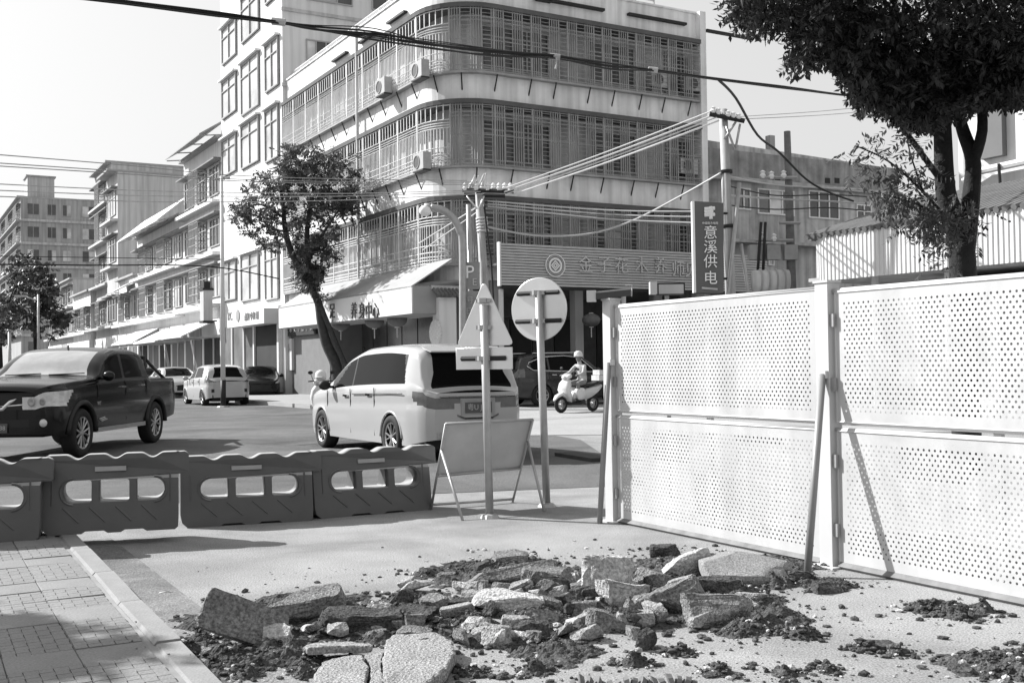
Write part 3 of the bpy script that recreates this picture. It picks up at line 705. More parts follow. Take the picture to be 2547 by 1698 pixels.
# ================================================================== grey building on the right
gr = thing('grey_building', 'rough grey three storey building behind the utility poles', 'building', PR(RE+.1, 0, -.6))
GO = -.7; gt1 = onR(2060, 500, GO)[0]
gz0 = onR(1700, 330, GO)[1]; gz1 = onR(1985, 375, GO)[1]; zl = onR(1850, 563, GO)[1]
mb = MB(); q = [PR(RE+.1, 0, GO), PR(gt1, 0, GO), PR(gt1, 0, GO-10), PR(RE+.1, 0, GO-10)]
zt = [gz0, gz1-.1, gz1-.1, gz0]
mb.hexa([(p.x, p.y, 0) for p in q], [(p.x, p.y, z) for p, z in zip(q, zt)]); mb.build('wall', mat('weathered_wall', .42, .9, .15, .6, streak=.35, stain=.25, stscale=.7), gr, True)
rbox(MB(), RE+.12, gt1, zl-.12, zl, GO, GO+.7).build('ledge', WALLG, gr, True)
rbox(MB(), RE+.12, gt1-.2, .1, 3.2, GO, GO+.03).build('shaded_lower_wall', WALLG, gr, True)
mb = MB(); zp = onR(1850, 425, GO)[1]
rbox(mb, RE+.12, gt1, zp-.15, zp+.0, GO, GO+.35); mb.build('roof_ledge', WALLG, gr, True)
rbox(MB(), RE+.1, gt1, zp+.02, min(gz0, gz1)-.1, GO+.0, GO+.12).build('rough_parapet', mat('rough_wall', .25, .95, .35, 1.5, .4, 6, streak=.3), gr, True)
PRf = lambda t, z, off: PR(t, z, off)
for (x0, x1, y0, y1, c_) in ((1690, 1722, 432, 482, 2), (1738, 1822, 436, 494, 3), (1855, 1925, 440, 503, 3), (1965, 2000, 470, 512, 2), (1762, 1776, 566, 610, 1)):
    ta, tb = onR(x0, y0, GO)[0], onR(x1, y0, GO)[0]; xm = (x0+x1)/2; za, zb = onR(xm, y1, GO)[1], onR(xm, y0, GO)[1]
    window(gr, PRf, ta, tb, za, zb, GO+.0, cols=c_, top=.3 if c_ > 1 else 0, light=.1)
for x in (1890, 1912, 1760, 1775):
    ta, za = onR(x, 416, GO); rbox(MB(), ta, ta+.28, za-.1, za+.12, GO+.12, GO+.14).build('vent', DARK, gr, True)
pch = PR(onR(1808, 320, GO)[0], 0, GO-1); zz = onR(1808, 302, GO)[1]
mb = MB(); mb.box((pch.x, pch.y, zz/2+2), (.28, .28, zz-4), TH); mb.build('chimney', WALLG, gr, True)
# small roof hut next to the pole
ta = onR(1702, 300, -3)[0]
# ================================================================== right hand shed with the corrugated fascia
sp = AT(1905, 600, 31); sOff = (sp-CO).dot(NL); s_l = (sp-CO).dot(LV)
PSH = lambda d_, z, o: Vector((sp.x, sp.y, 0)) - LV*d_ + NL*o + Z*z        # d_ runs towards the camera
def shz(x, y):
    d = ray(x, y); t = NL.dot(Vector((sp.x, sp.y, 0))-EYE)/NL.dot(d); p = EYE+d*t; return p.z, -(p-sp).dot(LV)
zbL = shz(1950, 645)[0]; ztL = shz(1950, 540)[0]; zbR, dR = shz(2340, 596); ztR = shz(2340, 470)[0]
zb, zt = (zbL+zbR)/2, (ztL+ztR)/2
sh = thing('roadside_shed', 'white corrugated fascia of a roadside shed under a ribbed roof behind the hoarding', 'building', PSH(0, 0, 0))
mb = MB(); n = int((dR+6)/.145); prof = []
for i in range(-8, n):
    for k, o in enumerate((0, .028, .028, 0)):
        prof.append(((i+(0, .12, .42, .54)[k])*.145, o))
def shp(d_, o):
    if d_ >= 0: return PSH(d_, 0, o)
    a = -d_/1.1; return PSH(0, 0, 0) - NL*1.1 + (NL*math.cos(a)+LV*math.sin(a))*(1.1+o)
vs = []; 
for (d_, o) in prof:
    p = shp(d_, o); vs += [(p.x, p.y, zb), (p.x, p.y, zt)]
mb.add(vs, [(2*i, 2*i+2, 2*i+3, 2*i+1) for i in range(len(prof)-1)]); mb.build('corrugated_fascia', CORR, sh, True)
q = [PSH(-.9, 0, -.08), PSH(dR+6, 0, -.08), PSH(dR+6, 0, -5), PSH(-.9, 0, -5)]
mb = MB(); mb.hexa([p+Z*(zb+.02) for p in q], [p+Z*(zb+.12) for p in q]); mb.build('soffit', WALLG, sh, True)
mb = MB(); mb.hexa([p+Z*(zt-.06)-NL*.05 for p in q], [q[0]+Z*zt-NL*.05, q[1]+Z*zt-NL*.05, q[2]+Z*(zt+1.45), q[3]+Z*(zt+1.45)]); mb.build('roof_deck', TILE, sh, True)
i = 0; d_ = -.8
while d_ < dR+6:
    mb = MB(); a_, b_ = PSH(d_, zt+.02, .08), PSH(d_, zt+1.47, -4.9); mb.tube([a_, b_], .085, 7); mb.build('roof_rib', TILE, sh, True); d_ += .24
qq = [PSH(.4, 0, -3.2), PSH(dR+6, 0, -3.2), PSH(dR+6, 0, -5), PSH(.4, 0, -5)]
mb = MB(); mb.hexa([p for p in qq], [p+Z*(zb+.02) for p in qq]); mb.build('wall', WALLG2, sh, True)
mb = MB(); qq = [PSH(2.2, 0, -1.2), PSH(dR+6, 0, -1.2), PSH(dR+6, 0, -3.2), PSH(2.2, 0, -3.2)]
mb.hexa([p+Z*(zb-.55+(.3 if i_ > 1 else 0)) for i_, p in enumerate(qq)], [p+Z*(zb-.47+(.3 if i_ > 1 else 0)) for i_, p in enumerate(qq)]); mb.build('inner_eave', ROOFT, sh, True)
d_ = 2.3
mb = MB()
while d_ < dR+6: mb.tube([PSH(d_, zb-.5, -1.22), PSH(d_, zb-.5, -1.16)], .045, 6); d_ += .16
mb.build('eave_tile_end', WALLG2, sh, True)
for d_ in (1.2, 3.6, 6.5):
    p = PSH(d_, 0, -.5); mb = MB(); mb.tube([p, p+Z*(zb+.02)], .11, 9); mb.build('column', WALLG2, sh, True)
# white house behind the shed
hp = AT(2200, 300, 38); 
PH = lambda d_, z, o: Vector((hp.x, hp.y, 0)) - LV*d_ + NL*o + Z*z
hs_ = thing('white_house', 'plain white house wall with a dark panel behind the big tree', 'building', PH(0, 0, 0))
hz = AT(2300, 222, 36).z
q = [PH(0, 0, 0), PH(16, 0, 0), PH(16, 0, -8), PH(0, 0, -8)]
mb = MB(); mb.hexa(q, [p+Z*hz for p in q]); mb.build('wall', WALLW, hs_, True)
dp = lambda x: (lambda d: -( (EYE+d*(NL.dot(Vector((hp.x, hp.y, 0))-EYE)/NL.dot(d))) - hp).dot(LV))(ray(x, 300))
a, c = dp(2258), dp(2312); q = [PH(a, 0, -.01), PH(c, 0, -.01), PH(c, 0, .25), PH(a, 0, .25)]
zz0 = AT(2290, 340, 35).z
mb = MB(); mb.hexa([p+Z*zz0 for p in q], [p+Z*(hz+.1) for p in q]); mb.build('dark_panel', WALLD, hs_, True)
mb = MB(); zq = AT(2300, 352, 34).z
mb.tube([PH(dp(2225), zq-.3, .3), PH(dp(2260), zq-.05, .3), PH(14, zq+.25, .3)], .13, 8); mb.build('gutter_pipe', FRAMEW, hs_, True)
mb = MB(); mb.tube([PH(dp(2312), zq+.05, .45), PH(dp(2318), zq-1.6, .45)], .05, 6); mb.build('down_pipe', BLACK, hs_, True)
# ================================================================== trees
def leaf_mesh(mb, p, d, up, L, W):
    d = d.normalized(); s = d.cross(up)
    if s.length < 1e-3: s = d.cross(Vector((1, 0, 0)))
    s.normalize(); nrm = s.cross(d)
    k = len(mb.v)
    mb.v += [tuple(p), tuple(p+d*L*.45+s*W*.5-nrm*W*.12), tuple(p+d*L), tuple(p+d*L*.45-s*W*.5-nrm*W*.12)]
    mb.f.append((k, k+1, k+2)); mb.f.append((k, k+2, k+3))
def rv(r): return Vector((r.gauss(0, 1), r.gauss(0, 1), r.gauss(0, 1))).normalized()
def cluster(mb, p, r, n, L, W, spread, droop=.6):            # compound leaf: leaflets in pairs along a stalk
    d = rv(r); d.z = d.z*.4-droop; d.normalize(); up = rv(r)
    side = d.cross(up).normalized()
    for i in range(n):
        t = (i//2+.5)/(n/2); q = p+d*spread*t; sg = 1 if i % 2 else -1
        leaf_mesh(mb, q, d*.55+side*sg+Vector((0, 0, -.25))+rv(r)*.25, rv(r)*.5+Z, L*(1-.25*t)*r.uniform(.8, 1.15), W)
def tree(name, label, limbs, leafs, lm, bm):
    p0 = limbs[0][0][0]; t = thing(name, label, 'tree', (p0.x, p0.y, 0))
    mb = MB()
    for pts, rr in limbs[:1]: mb.tube(pts, rr, 10)
    mb.build('trunk', bm, t, True, True)
    for pts, rr in limbs[1:]:
        q = MB(); q.tube(pts, rr, 7); q.build('limb', bm, t, True, True)
    for k, lf in enumerate(leafs): tag(lf.build('crown', lm if not isinstance(lm, list) else lm[k], t, True), kind='stuff')
    return t
def curvy(pts, sub=4):                                        # smooth a polyline
    out = []
    P = [pts[0]]+pts+[pts[-1]]
    for i in range(1, len(P)-2):
        for k in range(sub):
            t = k/sub; a, b, c, d = P[i-1], P[i], P[i+1], P[i+2]
            out.append(.5*((2*b)+(c-a)*t+(2*a-5*b+4*c-d)*t*t+(3*b-a-3*c+d)*t**3))
    return out+[pts[-1]]
def lin(a, b, n): return [a+(b-a)*i/(n-1) for i in range(n)]
def limb(pxs, r0, r1):
    pts = curvy([AT(*p) for p in pxs]); return (pts, lin(r0, r1, len(pts)))
# big dark tree on the right, behind the hoarding
r = random.Random(3); TY = 13.
base = AT(2212, 640, TY); base.z = 0
tk = curvy([base, AT(2212, 640, TY), AT(2206, 560, TY), AT(2192, 500, TY), AT(2172, 440, TY), AT(2165, 300, TY), AT(2160, 150, TY), AT(2150, -60, TY)])
limbs = [(tk, lin(.17, .075, len(tk))),
         limb([(2213, 590, TY), (2224, 500, TY), (2232, 430, TY+.1), (2234, 365, TY+.1), (2212, 300, TY+.2), (2196, 230, TY+.2), (2180, 60, TY+.4)], .13, .05),
         limb([(2234, 375, TY+.1), (2256, 300, TY), (2256, 200, TY), (2290, 40, TY-.3)], .075, .04),
         limb([(2172, 430, TY), (2100, 330, TY-.3), (2000, 200, TY-.6), (1880, 90, TY-.8), (1760, 30, TY-.8)], .04, .012),
         limb([(2190, 520, TY), (2120, 440, TY-.3), (2040, 370, TY-.5), (1965, 335, TY-.6)], .022, .006),
         limb([(2195, 540, TY), (2130, 480, TY-.3), (2060, 455, TY-.4), (2000, 440, TY-.5)], .02, .006),
         limb([(2120, 440, TY-.3), (2090, 350, TY-.4), (2080, 290, TY-.4)], .012, .005)]
YB = ((1690, 45), (1720, 75), (1760, 100), (1800, 148), (1845, 160), (1870, 120), (1900, 95), (1940, 150), (1975, 190), (2000, 250), (2060, 262), (2110, 300), (2150, 275), (2200, 250), (2260, 225), (2352, 238), (2520, 270))
mb = MB(); mb2 = MB(); cnt = 0
while cnt < 6500:
    x = r.uniform(1680, 2560); yb_ = lerp(YB, x); y = yb_-abs(r.gauss(0, 1))*r.choice((25, 120, 220))
    if y < -420: continue
    if x < 1700+max(0, (30-y))*.25 and r.random() < .7: continue
    dens = 1 if x > 1860 else .62
    if r.random() > dens: continue
    p = AT(x, y-18, TY+r.uniform(-1.5, 1.8))
    # bright notches between the clumps
    if noise.noise(Vector((x*.013, y*.016, 3.1))) > .30 and y > yb_-110: continue
    cluster(mb, p, r, 10, .125, .045, .27); cnt += 1
for (a, b_, k) in (((2180, 520), (1950, 335), 70), ((2190, 545), (1995, 440), 60), ((2120, 430), (2080, 290), 34), ((2200, 520), (2090, 500), 46), ((2170, 560), (2110, 520), 24), ((2240, 500), (2215, 470), 12), ((2190, 640), (2150, 560), 10), ((2250, 560), (2235, 480), 12)):
    for i in range(k):
        t = r.random(); x = a[0]+(b_[0]-a[0])*t+r.gauss(0, 22); y = a[1]+(b_[1]-a[1])*t+r.gauss(0, 20)-10
        cluster(mb2, AT(x, y, TY-.4+r.uniform(-.4, .3)), r, 9, .105, .036, .22, .45)
tree('street_tree', 'large dark leafy tree overhanging the top right behind the perforated hoarding', limbs, [mb, mb2], [LEAFD, LEAF], BARKD)  # paler leaf colour paints the lower sprays as sunlit against the dark crown
# leaning tree in front of the shop awning
r = random.Random(5); TY = 42.
base = AT(775, 850, TY); base.z = 0
tk = curvy([base, AT(772, 842, TY), AT(750, 790, TY), AT(738, 740, TY), AT(731, 695, TY), AT(714, 655, TY), AT(708, 600, TY), AT(706, 520, TY), AT(722, 430, TY)])
limbs = [(tk, lin(.24, .07, len(tk))), limb([(716, 660, TY), (690, 620, TY), (668, 575, TY), (654, 520, TY), (650, 470, TY), (640, 410, TY)], .17, .05),
         limb([(708, 600, TY), (740, 540, TY-.3), (780, 480, TY-.4)], .09, .03), limb([(652, 500, TY), (600, 470, TY-.4), (565, 480, TY-.5)], .06, .02),
         limb([(732, 690, TY), (752, 740, TY-.2), (790, 830, TY-.3), (800, 850, TY-.3)], .10, .10)]
mb = MB()
def blob(mb, x, y, rx, ry, n, Yd, L, W, r, TY, ncl=8, sp=.3):
    for i in range(n):
        a, q = r.uniform(0, 2*math.pi), math.sqrt(r.random())
        px_, py_ = x+rx*q*math.cos(a), y+ry*q*math.sin(a)
        if noise.noise(Vector((px_*.05, py_*.05, 1.3))) > .2: continue
        cluster(mb, AT(px_, py_, TY+r.gauss(0, Yd)), r, ncl, L*r.uniform(.7, 1.2), W, sp, .15)
for a in ((705, 420, 85, 60, 420), (620, 455, 62, 45, 230), (770, 400, 50, 48, 220), (690, 370, 50, 30, 110), (575, 485, 36, 22, 80), (770, 460, 45, 40, 170), (600, 520, 45, 45, 130), (720, 520, 55, 40, 170), (715, 585, 36, 50, 190), (715, 640, 26, 30, 90), (745, 570, 30, 40, 80), (625, 545, 30, 30, 60), (800, 480, 20, 22, 40), (640, 400, 50, 25, 70)):
    blob(mb, a[0], a[1], a[2]*1.12, a[3]*1.1, int(a[4]*1.25), .8, .19, .075, r, TY, 9, .3)
for a in ((716, 600, 34, 48, 190), (706, 640, 28, 28, 90), (735, 655, 22, 30, 70), (560, 500, 30, 18, 50), (548, 478, 22, 12, 26), (812, 380, 18, 26, 40), (680, 345, 60, 16, 60)):
    blob(mb, *a, .5, .19, .075, r, TY, 9, .3)
tree('street_tree', 'leaning street tree with a forked trunk in front of the long white awning', limbs, [mb], LEAF, BARK)
# trees far down the street on the left
r = random.Random(8)
for k, (TY, bx_, crown, lab) in enumerate(((95., 85, ((80, 680, 55, 50, 190), (60, 620, 40, 40, 110), (35, 720, 40, 50, 130), (110, 730, 38, 50, 110), (100, 640, 30, 35, 60), (140, 730, 22, 30, 50)), 'round street tree behind a slim street lamp at the far left'),
                                        (88., 2, ((-5, 740, 22, 60, 120), (0, 700, 18, 30, 40)), 'dark street tree cut by the left edge of the picture'),
                                        (110., 480, ((478, 868-70, 8, 14, 0),), None))):
    if lab is None: continue
    base = AT(bx_, 800, TY); base.z = 0
    mb = MB()
    for a in crown: blob(mb, *a, 1.6, .55, .28, r, TY, 7, .7)
    tree('street_tree', lab, [([base, AT(bx_-4, 760, TY), AT(bx_-8, 700, TY)], [.22, .18, .08]), limb([(bx_-4, 740, TY), (bx_+20, 690, TY), (bx_+30, 660, TY)], .1, .04)], [mb], LEAFF, BARKD)
# tree standing out of the picture on the left, whose shade reaches the footway
r = random.Random(9); b0 = Vector((-7.6, 7.2, 0)); mb = MB()
sh_c = G(70, 1440, KZ); cc = sh_c + (SUN_H*math.cos(SUN_EL)+Z*math.sin(SUN_EL))*6.2
for (dx, dy, dz, rr, n) in ((-.1, -.45, 0, .62, 460), (-.9, -.7, .3, .8, 460), (-1.6, 0, .5, .9, 160), (-.6, -1.4, .2, .7, 120), (-2.2, -1., .6, .9, 120)):
    for i in range(n):
        d = rv(r)*rr*r.random()**.33; cluster(mb, cc+Vector((dx, dy, dz))+d, r, 9, .13, .06, .26)
b0 = Vector((cc.x-2.0, cc.y-.2, 0))
tree('street_tree', 'street tree just outside the left edge that shades the footway', [([b0, b0+Z*2, b0+Z*3.4+Vector((.3, 0, 0)), cc+Vector((-1, -.3, 0))], [.13, .11, .09, .03])], [mb], LEAF, BARK)
# ================================================================== poles, lamps, signs on the crossing
def tpart(par, name, pts, rr, m_, n=8): mb = MB(); mb.tube(pts, rr, n); return mb.build(name, m_, par, True, True)
PY = 33.5
b0 = AT(1129, 900, PY); b0.z = 0; top = AT(1099, 432, PY)
p1 = thing('utility_pole', 'concrete utility pole crowded with insulators in front of the rounded corner', 'utility pole', b0, 0)
tpart(p1, 'pole', [b0, top], [.16, .11], CONC, 12)
for y, xa, xb in ((437, 1062, 1180), (447, 1066, 1160)):
    mb = MB(); mb.bar(AT(xa, y, PY-.16 if y < 440 else PY+.2), AT(xb, y+3, PY-.16 if y < 440 else PY+.2), .09); mb.build('crossarm', BLACK, p1, True)
INSUL = mat('porcelain_insulator', .7, .25, .05, 5)
for i in range(9):
    x = 1068+i*13; q = AT(x, 428, PY-.16+(.1 if i % 2 else -.05)); mb = MB()
    mb.lathe([(.001, -.12), (.04, -.12), (.08, -.05), (.05, 0), (.08, .03), (.05, .08), (.001, .12)], 8, Matrix.Translation(q)); mb.build('insulator', INSUL, p1, True)
for (xa, ya, xb, yb) in ((1072, 450, 1096, 480), (1112, 450, 1100, 480), (1078, 432, 1092, 402), (1098, 432, 1112, 400), (1085, 430, 1100, 404), (1108, 428, 1116, 398)):
    tpart(p1, 'stay_bar', [AT(xa, ya, PY-.2), AT(xb, yb, PY-.2)], .028, WIRE, 5)
for k in range(5): tpart(p1, 'cable_wrap', [AT(1106+k*.6, 500+k*7, PY), AT(1106.5+k*.6, 504+k*7, PY)], .19, FRAMEW, 10)
tpart(p1, 'down_cable', curvy([AT(1112, 470, PY-.25), AT(1122, 560, PY-.25), AT(1128, 600, PY-.25), AT(1134, 700, PY-.25)]), .03, CABLE, 5)
# lamp post with a curved arm
LY = 33.
b0 = AT(1063, 900, LY); b0.z = 0
lp = thing('street_lamp', 'curved arm street lamp in front of the rounded building corner', 'street lamp', b0)
tpart(lp, 'post', curvy([b0, AT(1063, 720, LY), AT(1062, 560, LY), AT(1056, 530, LY), AT(1040, 500, LY), AT(1015, 482, LY), AT(990, 477, LY)]), .115, GALV, 10)
q = AT(977, 484, LY); mb = MB(); mb.ball(q, .17, 14, 9, (1.15, 1.15, 1)); mb.build('lamp_globe', INKW, lp, True, True)
mb = MB(); mb.tube([AT(997, 477, LY), AT(975, 476, LY)], [.09, .13], 10); mb.build('lamp_cap', GALV, lp, True, True)
# parking sign on its post
b0 = AT(1086, 900, 33.2); b0.z = 0
pk = thing('parking_sign', 'grey parking sign with a letter P on a thin post by the street lamp', 'sign', b0)
tpart(pk, 'post', [b0, AT(1076, 470, 33.2)], .075, GALV, 8)
for (x0, x1, y0, y1) in ((1066, 1102, 602, 664), (1068, 1104, 668, 735)):
    c = [AT(x0, y1, 33.05), AT(x1, y1, 33.05), AT(x1, y0, 33.05), AT(x0, y0, 33.05)]; mb = MB(); mb.hexa(c, [p+Vector((0, .06, 0)) for p in c]); mb.build('board', mat('sign_grey', .26, .5, .08), pk, True)
put_text('P', .55, frame_m(AT(1079, 626, 33.0), (1, 0, 0), Z), INKW, pk); put_text('E', .3, frame_m(AT(1090, 648, 33.0), (1, 0, 0), Z), WALLG2, pk); put_text('8号 停', .22, frame_m(AT(1086, 690, 33.0), (1, 0, 0), Z), WALLG2, pk); put_text('日夜', .22, frame_m(AT(1086, 715, 33.0), (1, 0, 0), Z), WALLG2, pk)
# second utility pole, with the vertical sign
PY2 = 31.
b0 = AT(1684, 700, PY2); b0.z = 0; top = AT(1661, 252, PY2)
p2 = thing('utility_pole', 'tall concrete utility pole behind the vertical power company sign', 'utility pole', b0)
tpart(p2, 'pole', [b0, top], [.17, .12], CONC, 12)
mb = MB(); mb.bar(AT(1630, 262, PY2-.18), AT(1710, 278, PY2-.18), .1); mb.build('crossarm', BLACK, p2, True)
for x, y in ((1638, 252), (1650, 256), (1672, 262), (1684, 265), (1696, 268)):
    q = AT(x, y, PY2-.18); mb = MB(); mb.lathe([(.001, -.1), (.05, -.1), (.09, -.03), (.05, .02), (.08, .06), (.001, .1)], 8, Matrix.Translation(q)); mb.build('insulator', INSUL, p2, True)
for (xa, ya, xb, yb) in ((1664, 320, 1690, 280), (1690, 340, 1700, 285), (1668, 290, 1688, 345)): tpart(p2, 'brace', [AT(xa, ya, PY2-.2), AT(xb, yb, PY2-.2)], .035, GALV, 5)
tpart(p2, 'stay_pole', [AT(1670, 700, PY2-.3), AT(1698, 420, PY2-.1)], .06, GALV, 8); tpart(p2, 'stay_pole', [AT(1720, 680, PY2), AT(1702, 560, PY2)], .05, GALV, 8)
for y in (395, 520): tpart(p2, 'clamp_band', [AT(1667.5+(y-395)*.05, y-4, PY2), AT(1668+(y-395)*.05, y+4, PY2)], .185, BLACK, 12)
vsn = thing('vertical_sign', 'tall dark vertical sign with white Chinese characters hung on the utility pole', 'sign', AT(1630, 672, PY2-.5))
VY = PY2-.45
c = [AT(1599, 672, VY), AT(1662, 672, VY), AT(1662, 466, VY), AT(1595, 462, VY)]
xa = (c[1]-c[0]).normalized()
mb = MB(); mb.hexa(c, [p+Vector((-.05, .22, 0)) for p in c]); mb.build('board', SIGND, vsn, True)
mb = MB(); dl = Vector((-.07, 0, 0)); mb.hexa([c[0]+dl, c[0], c[0]+Vector((0, .2, 0)), c[0]+dl+Vector((0, .2, 0))], [c[3]+dl, c[3], c[3]+Vector((0, .2, 0)), c[3]+dl+Vector((0, .2, 0))]); mb.build('edge_trim', INKW, vsn, True)
for ch, y in zip('意溪供电', (536, 569, 602, 640)): put_text(ch, .40, frame_m(AT(1632, y, VY-.03), xa, Z), INKW, vsn)
put_text('中国南方电网', .075, frame_m(AT(1631, 513, VY-.03), xa, Z), INKW, vsn)
for k in range(3):                                            # the slanting bar emblem
    x0 = 1618; y0 = 478+k*7; mb = MB(); a_, b_ = AT(x0, y0+2, VY-.02), AT(x0+24-(k % 2)*4, y0, VY-.02)
    mb.bar(a_, b_, .07); mb.build('emblem_bar', INKW, vsn, True)
mb = MB(); mb.bar(AT(1633, 474, VY-.03), AT(1633, 503, VY-.03), .07); mb.build('emblem_bar', INKW, vsn, True)
mb = MB(); mb.bar(AT(1612, 661, VY-.02), AT(1648, 664, VY-.02), .04); mb.build('emblem_bar', WALLG2, vsn, True)
mb = MB()
for y in (490, 640): mb.bar(AT(1655, y, VY+.2), AT(1672, y, PY2-.1), .05)
mb.build('bracket', BLACK, vsn, True)
# third, darker pole carrying switch gear
PY3 = 37.
b0 = AT(1822, 700, PY3); b0.z = 0
p3 = thing('utility_pole', 'dark utility pole with a short crossarm in front of the grey building', 'utility pole', b0)
tpart(p3, 'pole', [b0, AT(1808, 302, PY3)], [.19, .11], mat('dark_pole', .13, .8, .3, 5), 10)
for y, xa_, xb in ((408, 1745, 1830), (512, 1790, 1838), (552, 1735, 1822)):
    mb = MB(); mb.bar(AT(xa_, y, PY3-.2), AT(xb, y, PY3-.2), .08); mb.build('crossarm', BARD, p3, True)
for x, y in ((1752, 400), (1772, 402), (1800, 400), (1750, 542), (1778, 545)):
    q = AT(x, y, PY3-.2); mb = MB(); mb.lathe([(.001, -.14), (.06, -.14), (.11, -.04), (.06, .03), (.1, .08), (.001, .14)], 8, Matrix.Translation(q)); mb.build('insulator', INSUL, p3, True)
for (xa_, ya, xb, yb) in ((1738, 660, 1748, 510), (1752, 640, 1758, 510)): tpart(p3, 'stay_bar', [AT(xa_, ya, PY3-.3), AT(xb, yb, PY3-.3)], .05, BLACK, 6)
for x in (1735, 1775, 1815):
    mb = MB(); mb.box(AT(x, 580, PY3-.1), (.45, .35, .5)); mb.build('switch_box', BARD, p3, True)
# round transformer drum low behind the hoarding
q = AT(1770, 645, 34.); q0 = Vector((q.x, q.y, 0))
tf = thing('transformer_drum', 'pale round electrical drum above the hoarding near the dark pole', 'transformer', q0)
mb = MB(); mb.tube([q+Vector((-.55, 0, 0)), q+Vector((.55, 0, 0))], .34, 16); mb.build('tank', WALLG2, tf, True, True)
mb = MB()
for dx in (-.35, -.1, .15, .4): mb.tube([q+Vector((dx-.02, 0, 0)), q+Vector((dx+.03, 0, 0))], .37, 16)
mb.build('cooling_fin', BARD, tf, True)
mb = MB(); mb.tube([q0+Vector((-.3, 0, 0)), q+Vector((-.3, 0, -.3))], .08, 6); mb.tube([q0+Vector((.3, 0, 0)), q+Vector((.3, 0, -.3))], .08, 6); mb.build('leg', BARD, tf, True)
# slim white pole with a black foot
b0 = G(513, 935)
sp_ = thing('slim_pole', 'slim white pole with a black foot beside the white hatchback', 'pole', b0)
yt = b0.y
tpart(sp_, 'post', [Vector((b0.x, b0.y, .95)), AT(509, 405, yt)], [.085, .06], FRAMEW, 8); tpart(sp_, 'foot', [b0, Vector((b0.x, b0.y, .95))], .095, BLACK, 8)
mb = MB(); mb.bar(AT(492, 412, yt), AT(528, 408, yt), .06); mb.build('crossarm', BARD, sp_, True)
mb = MB(); mb.lathe([(.001, 0), (.24, 0), (.2, .05), (.001, .06)], 10, Matrix.Translation(b0)); mb.build('base_plate', BARD, sp_, True)
# distant street lamp and small post
for (x, y0, y1, Yd, lb, arm) in ((88, 830, 676, 85., 'slim far street lamp with a straight arm in front of the round tree', True), (22, 830, 790-30, 60., 'short pale post at the far left edge', False)):
    b0 = AT(x, y0, Yd); b0.z = 0; t = thing('street_lamp' if arm else 'slim_pole', lb, 'street lamp' if arm else 'pole', b0)
    tpart(t, 'post', [b0, AT(x, y1, Yd)], [.12, .08], GALV, 7)
    if arm: tpart(t, 'arm', [AT(x, y1+14, Yd), AT(x-36, y1+4, Yd)], .06, GALV, 6); mb = MB(); mb.box(AT(x-40, y1+4, Yd), (.9, .35, .14)); mb.build('lamp_head', GALV, t, True)
    else: tpart(t, 'cap', [AT(x, y1, Yd), AT(x, y1-3, Yd)], .13, GALV, 7)
# ------------------------------------------------------------------ overhead cables
def sagwire(a, b, sag, n=14): return [a.lerp(b, i/n)-Z*sag*4*(i/n)*(1-i/n) for i in range(n+1)]
cb = thing('cable_bundle', 'thick black bundle of cables sagging across the top of the picture', 'cable', AT(640, 50, 17))
bp = [(60, -22, 14.), (280, 4, 15.), (500, 33, 16.), (640, 52, 16.6), (720, 66, 17), (860, 82, 17.8), (1000, 102, 18.8), (1130, 117, 20), (1275, 131, 21.2), (1400, 149, 22.5), (1500, 161, 23.5), (1640, 181, 25), (1800, 201, 27), (1960, 221, 29), (2150, 240, 31)]
r = random.Random(4)
for k in range(8):
    o1, o2 = r.uniform(-1, 1), r.uniform(-1, 1)
    pts = []
    for i, (x, y, Yd) in enumerate(bp):
        tight = .35 if i in (3, 8, 10, 11) else (.8 if 4 < i < 8 or i == 9 else .5)
        if i > 11: tight = .25
        pts.append(AT(x, y, Yd)+Vector((0, o2*.05, (k/7-.5)*.15*tight*(1.6 if 4 < i < 10 else .75)+r.uniform(-.018, .018)-(.06*max(0, k-5) if 5 < i < 8 or i == 9 else 0))))
    mb = MB(); mb.tube(curvy(pts, 4), .010 if k % 3 else .017, 5); mb.build('cable', CABLE, cb, True)
for x, y, Yd in ((640, 51, 16.6), (1275, 131, 21.2), (1500, 161, 23.5)):
    mb = MB(); q = AT(x, y, Yd); mb.tube([q+Vector((-.1, 0, .015)), q+Vector((.1, 0, -.01))], .06, 8); mb.build('binding', WALLG2, cb, True)
mb = MB(); q = AT(1278, 133, 21.1); mb.tube([q, q-Z*.12, q-Z*.22+Vector((-.02, 0, 0))], [.02, .015, .035], 6); mb.build('hanging_tie', WALLG2, cb, True)
def wire(label, pxs, r_, m_, sub=5):
    t = MB(); pts = curvy([AT(*p) for p in pxs], sub); t.tube(pts, r_, 5); o = t.build('cable', m_); tag(o, label, 'cable'); return o
wire('drooping cable that leaves the thick bundle and hangs past the second pole', [(1650, 183, 25.2), (1690, 225, 27), (1740, 310, 30), (1790, 350, 32), (1850, 410, 34), (1900, 440, 35), (1960, 462, 36)], .035, CABLE)
for i, (a, b_) in enumerate((((1150, 436), (1632, 256)), ((1158, 441), (1640, 264)), ((1162, 446), (1646, 270)), ((1178, 447), (1652, 277)))):
    wire(('uppermost', 'second from the top', 'third from the top', 'lowest')[i]+' bright wire of the four running up to the second pole', [(a[0], a[1], PY-.2), ((a[0]+b_[0])/2, (a[1]+b_[1])/2+4, 32.2), (b_[0], b_[1], PY2-.2)], .028 if i % 2 else .02, WIRE, 8)
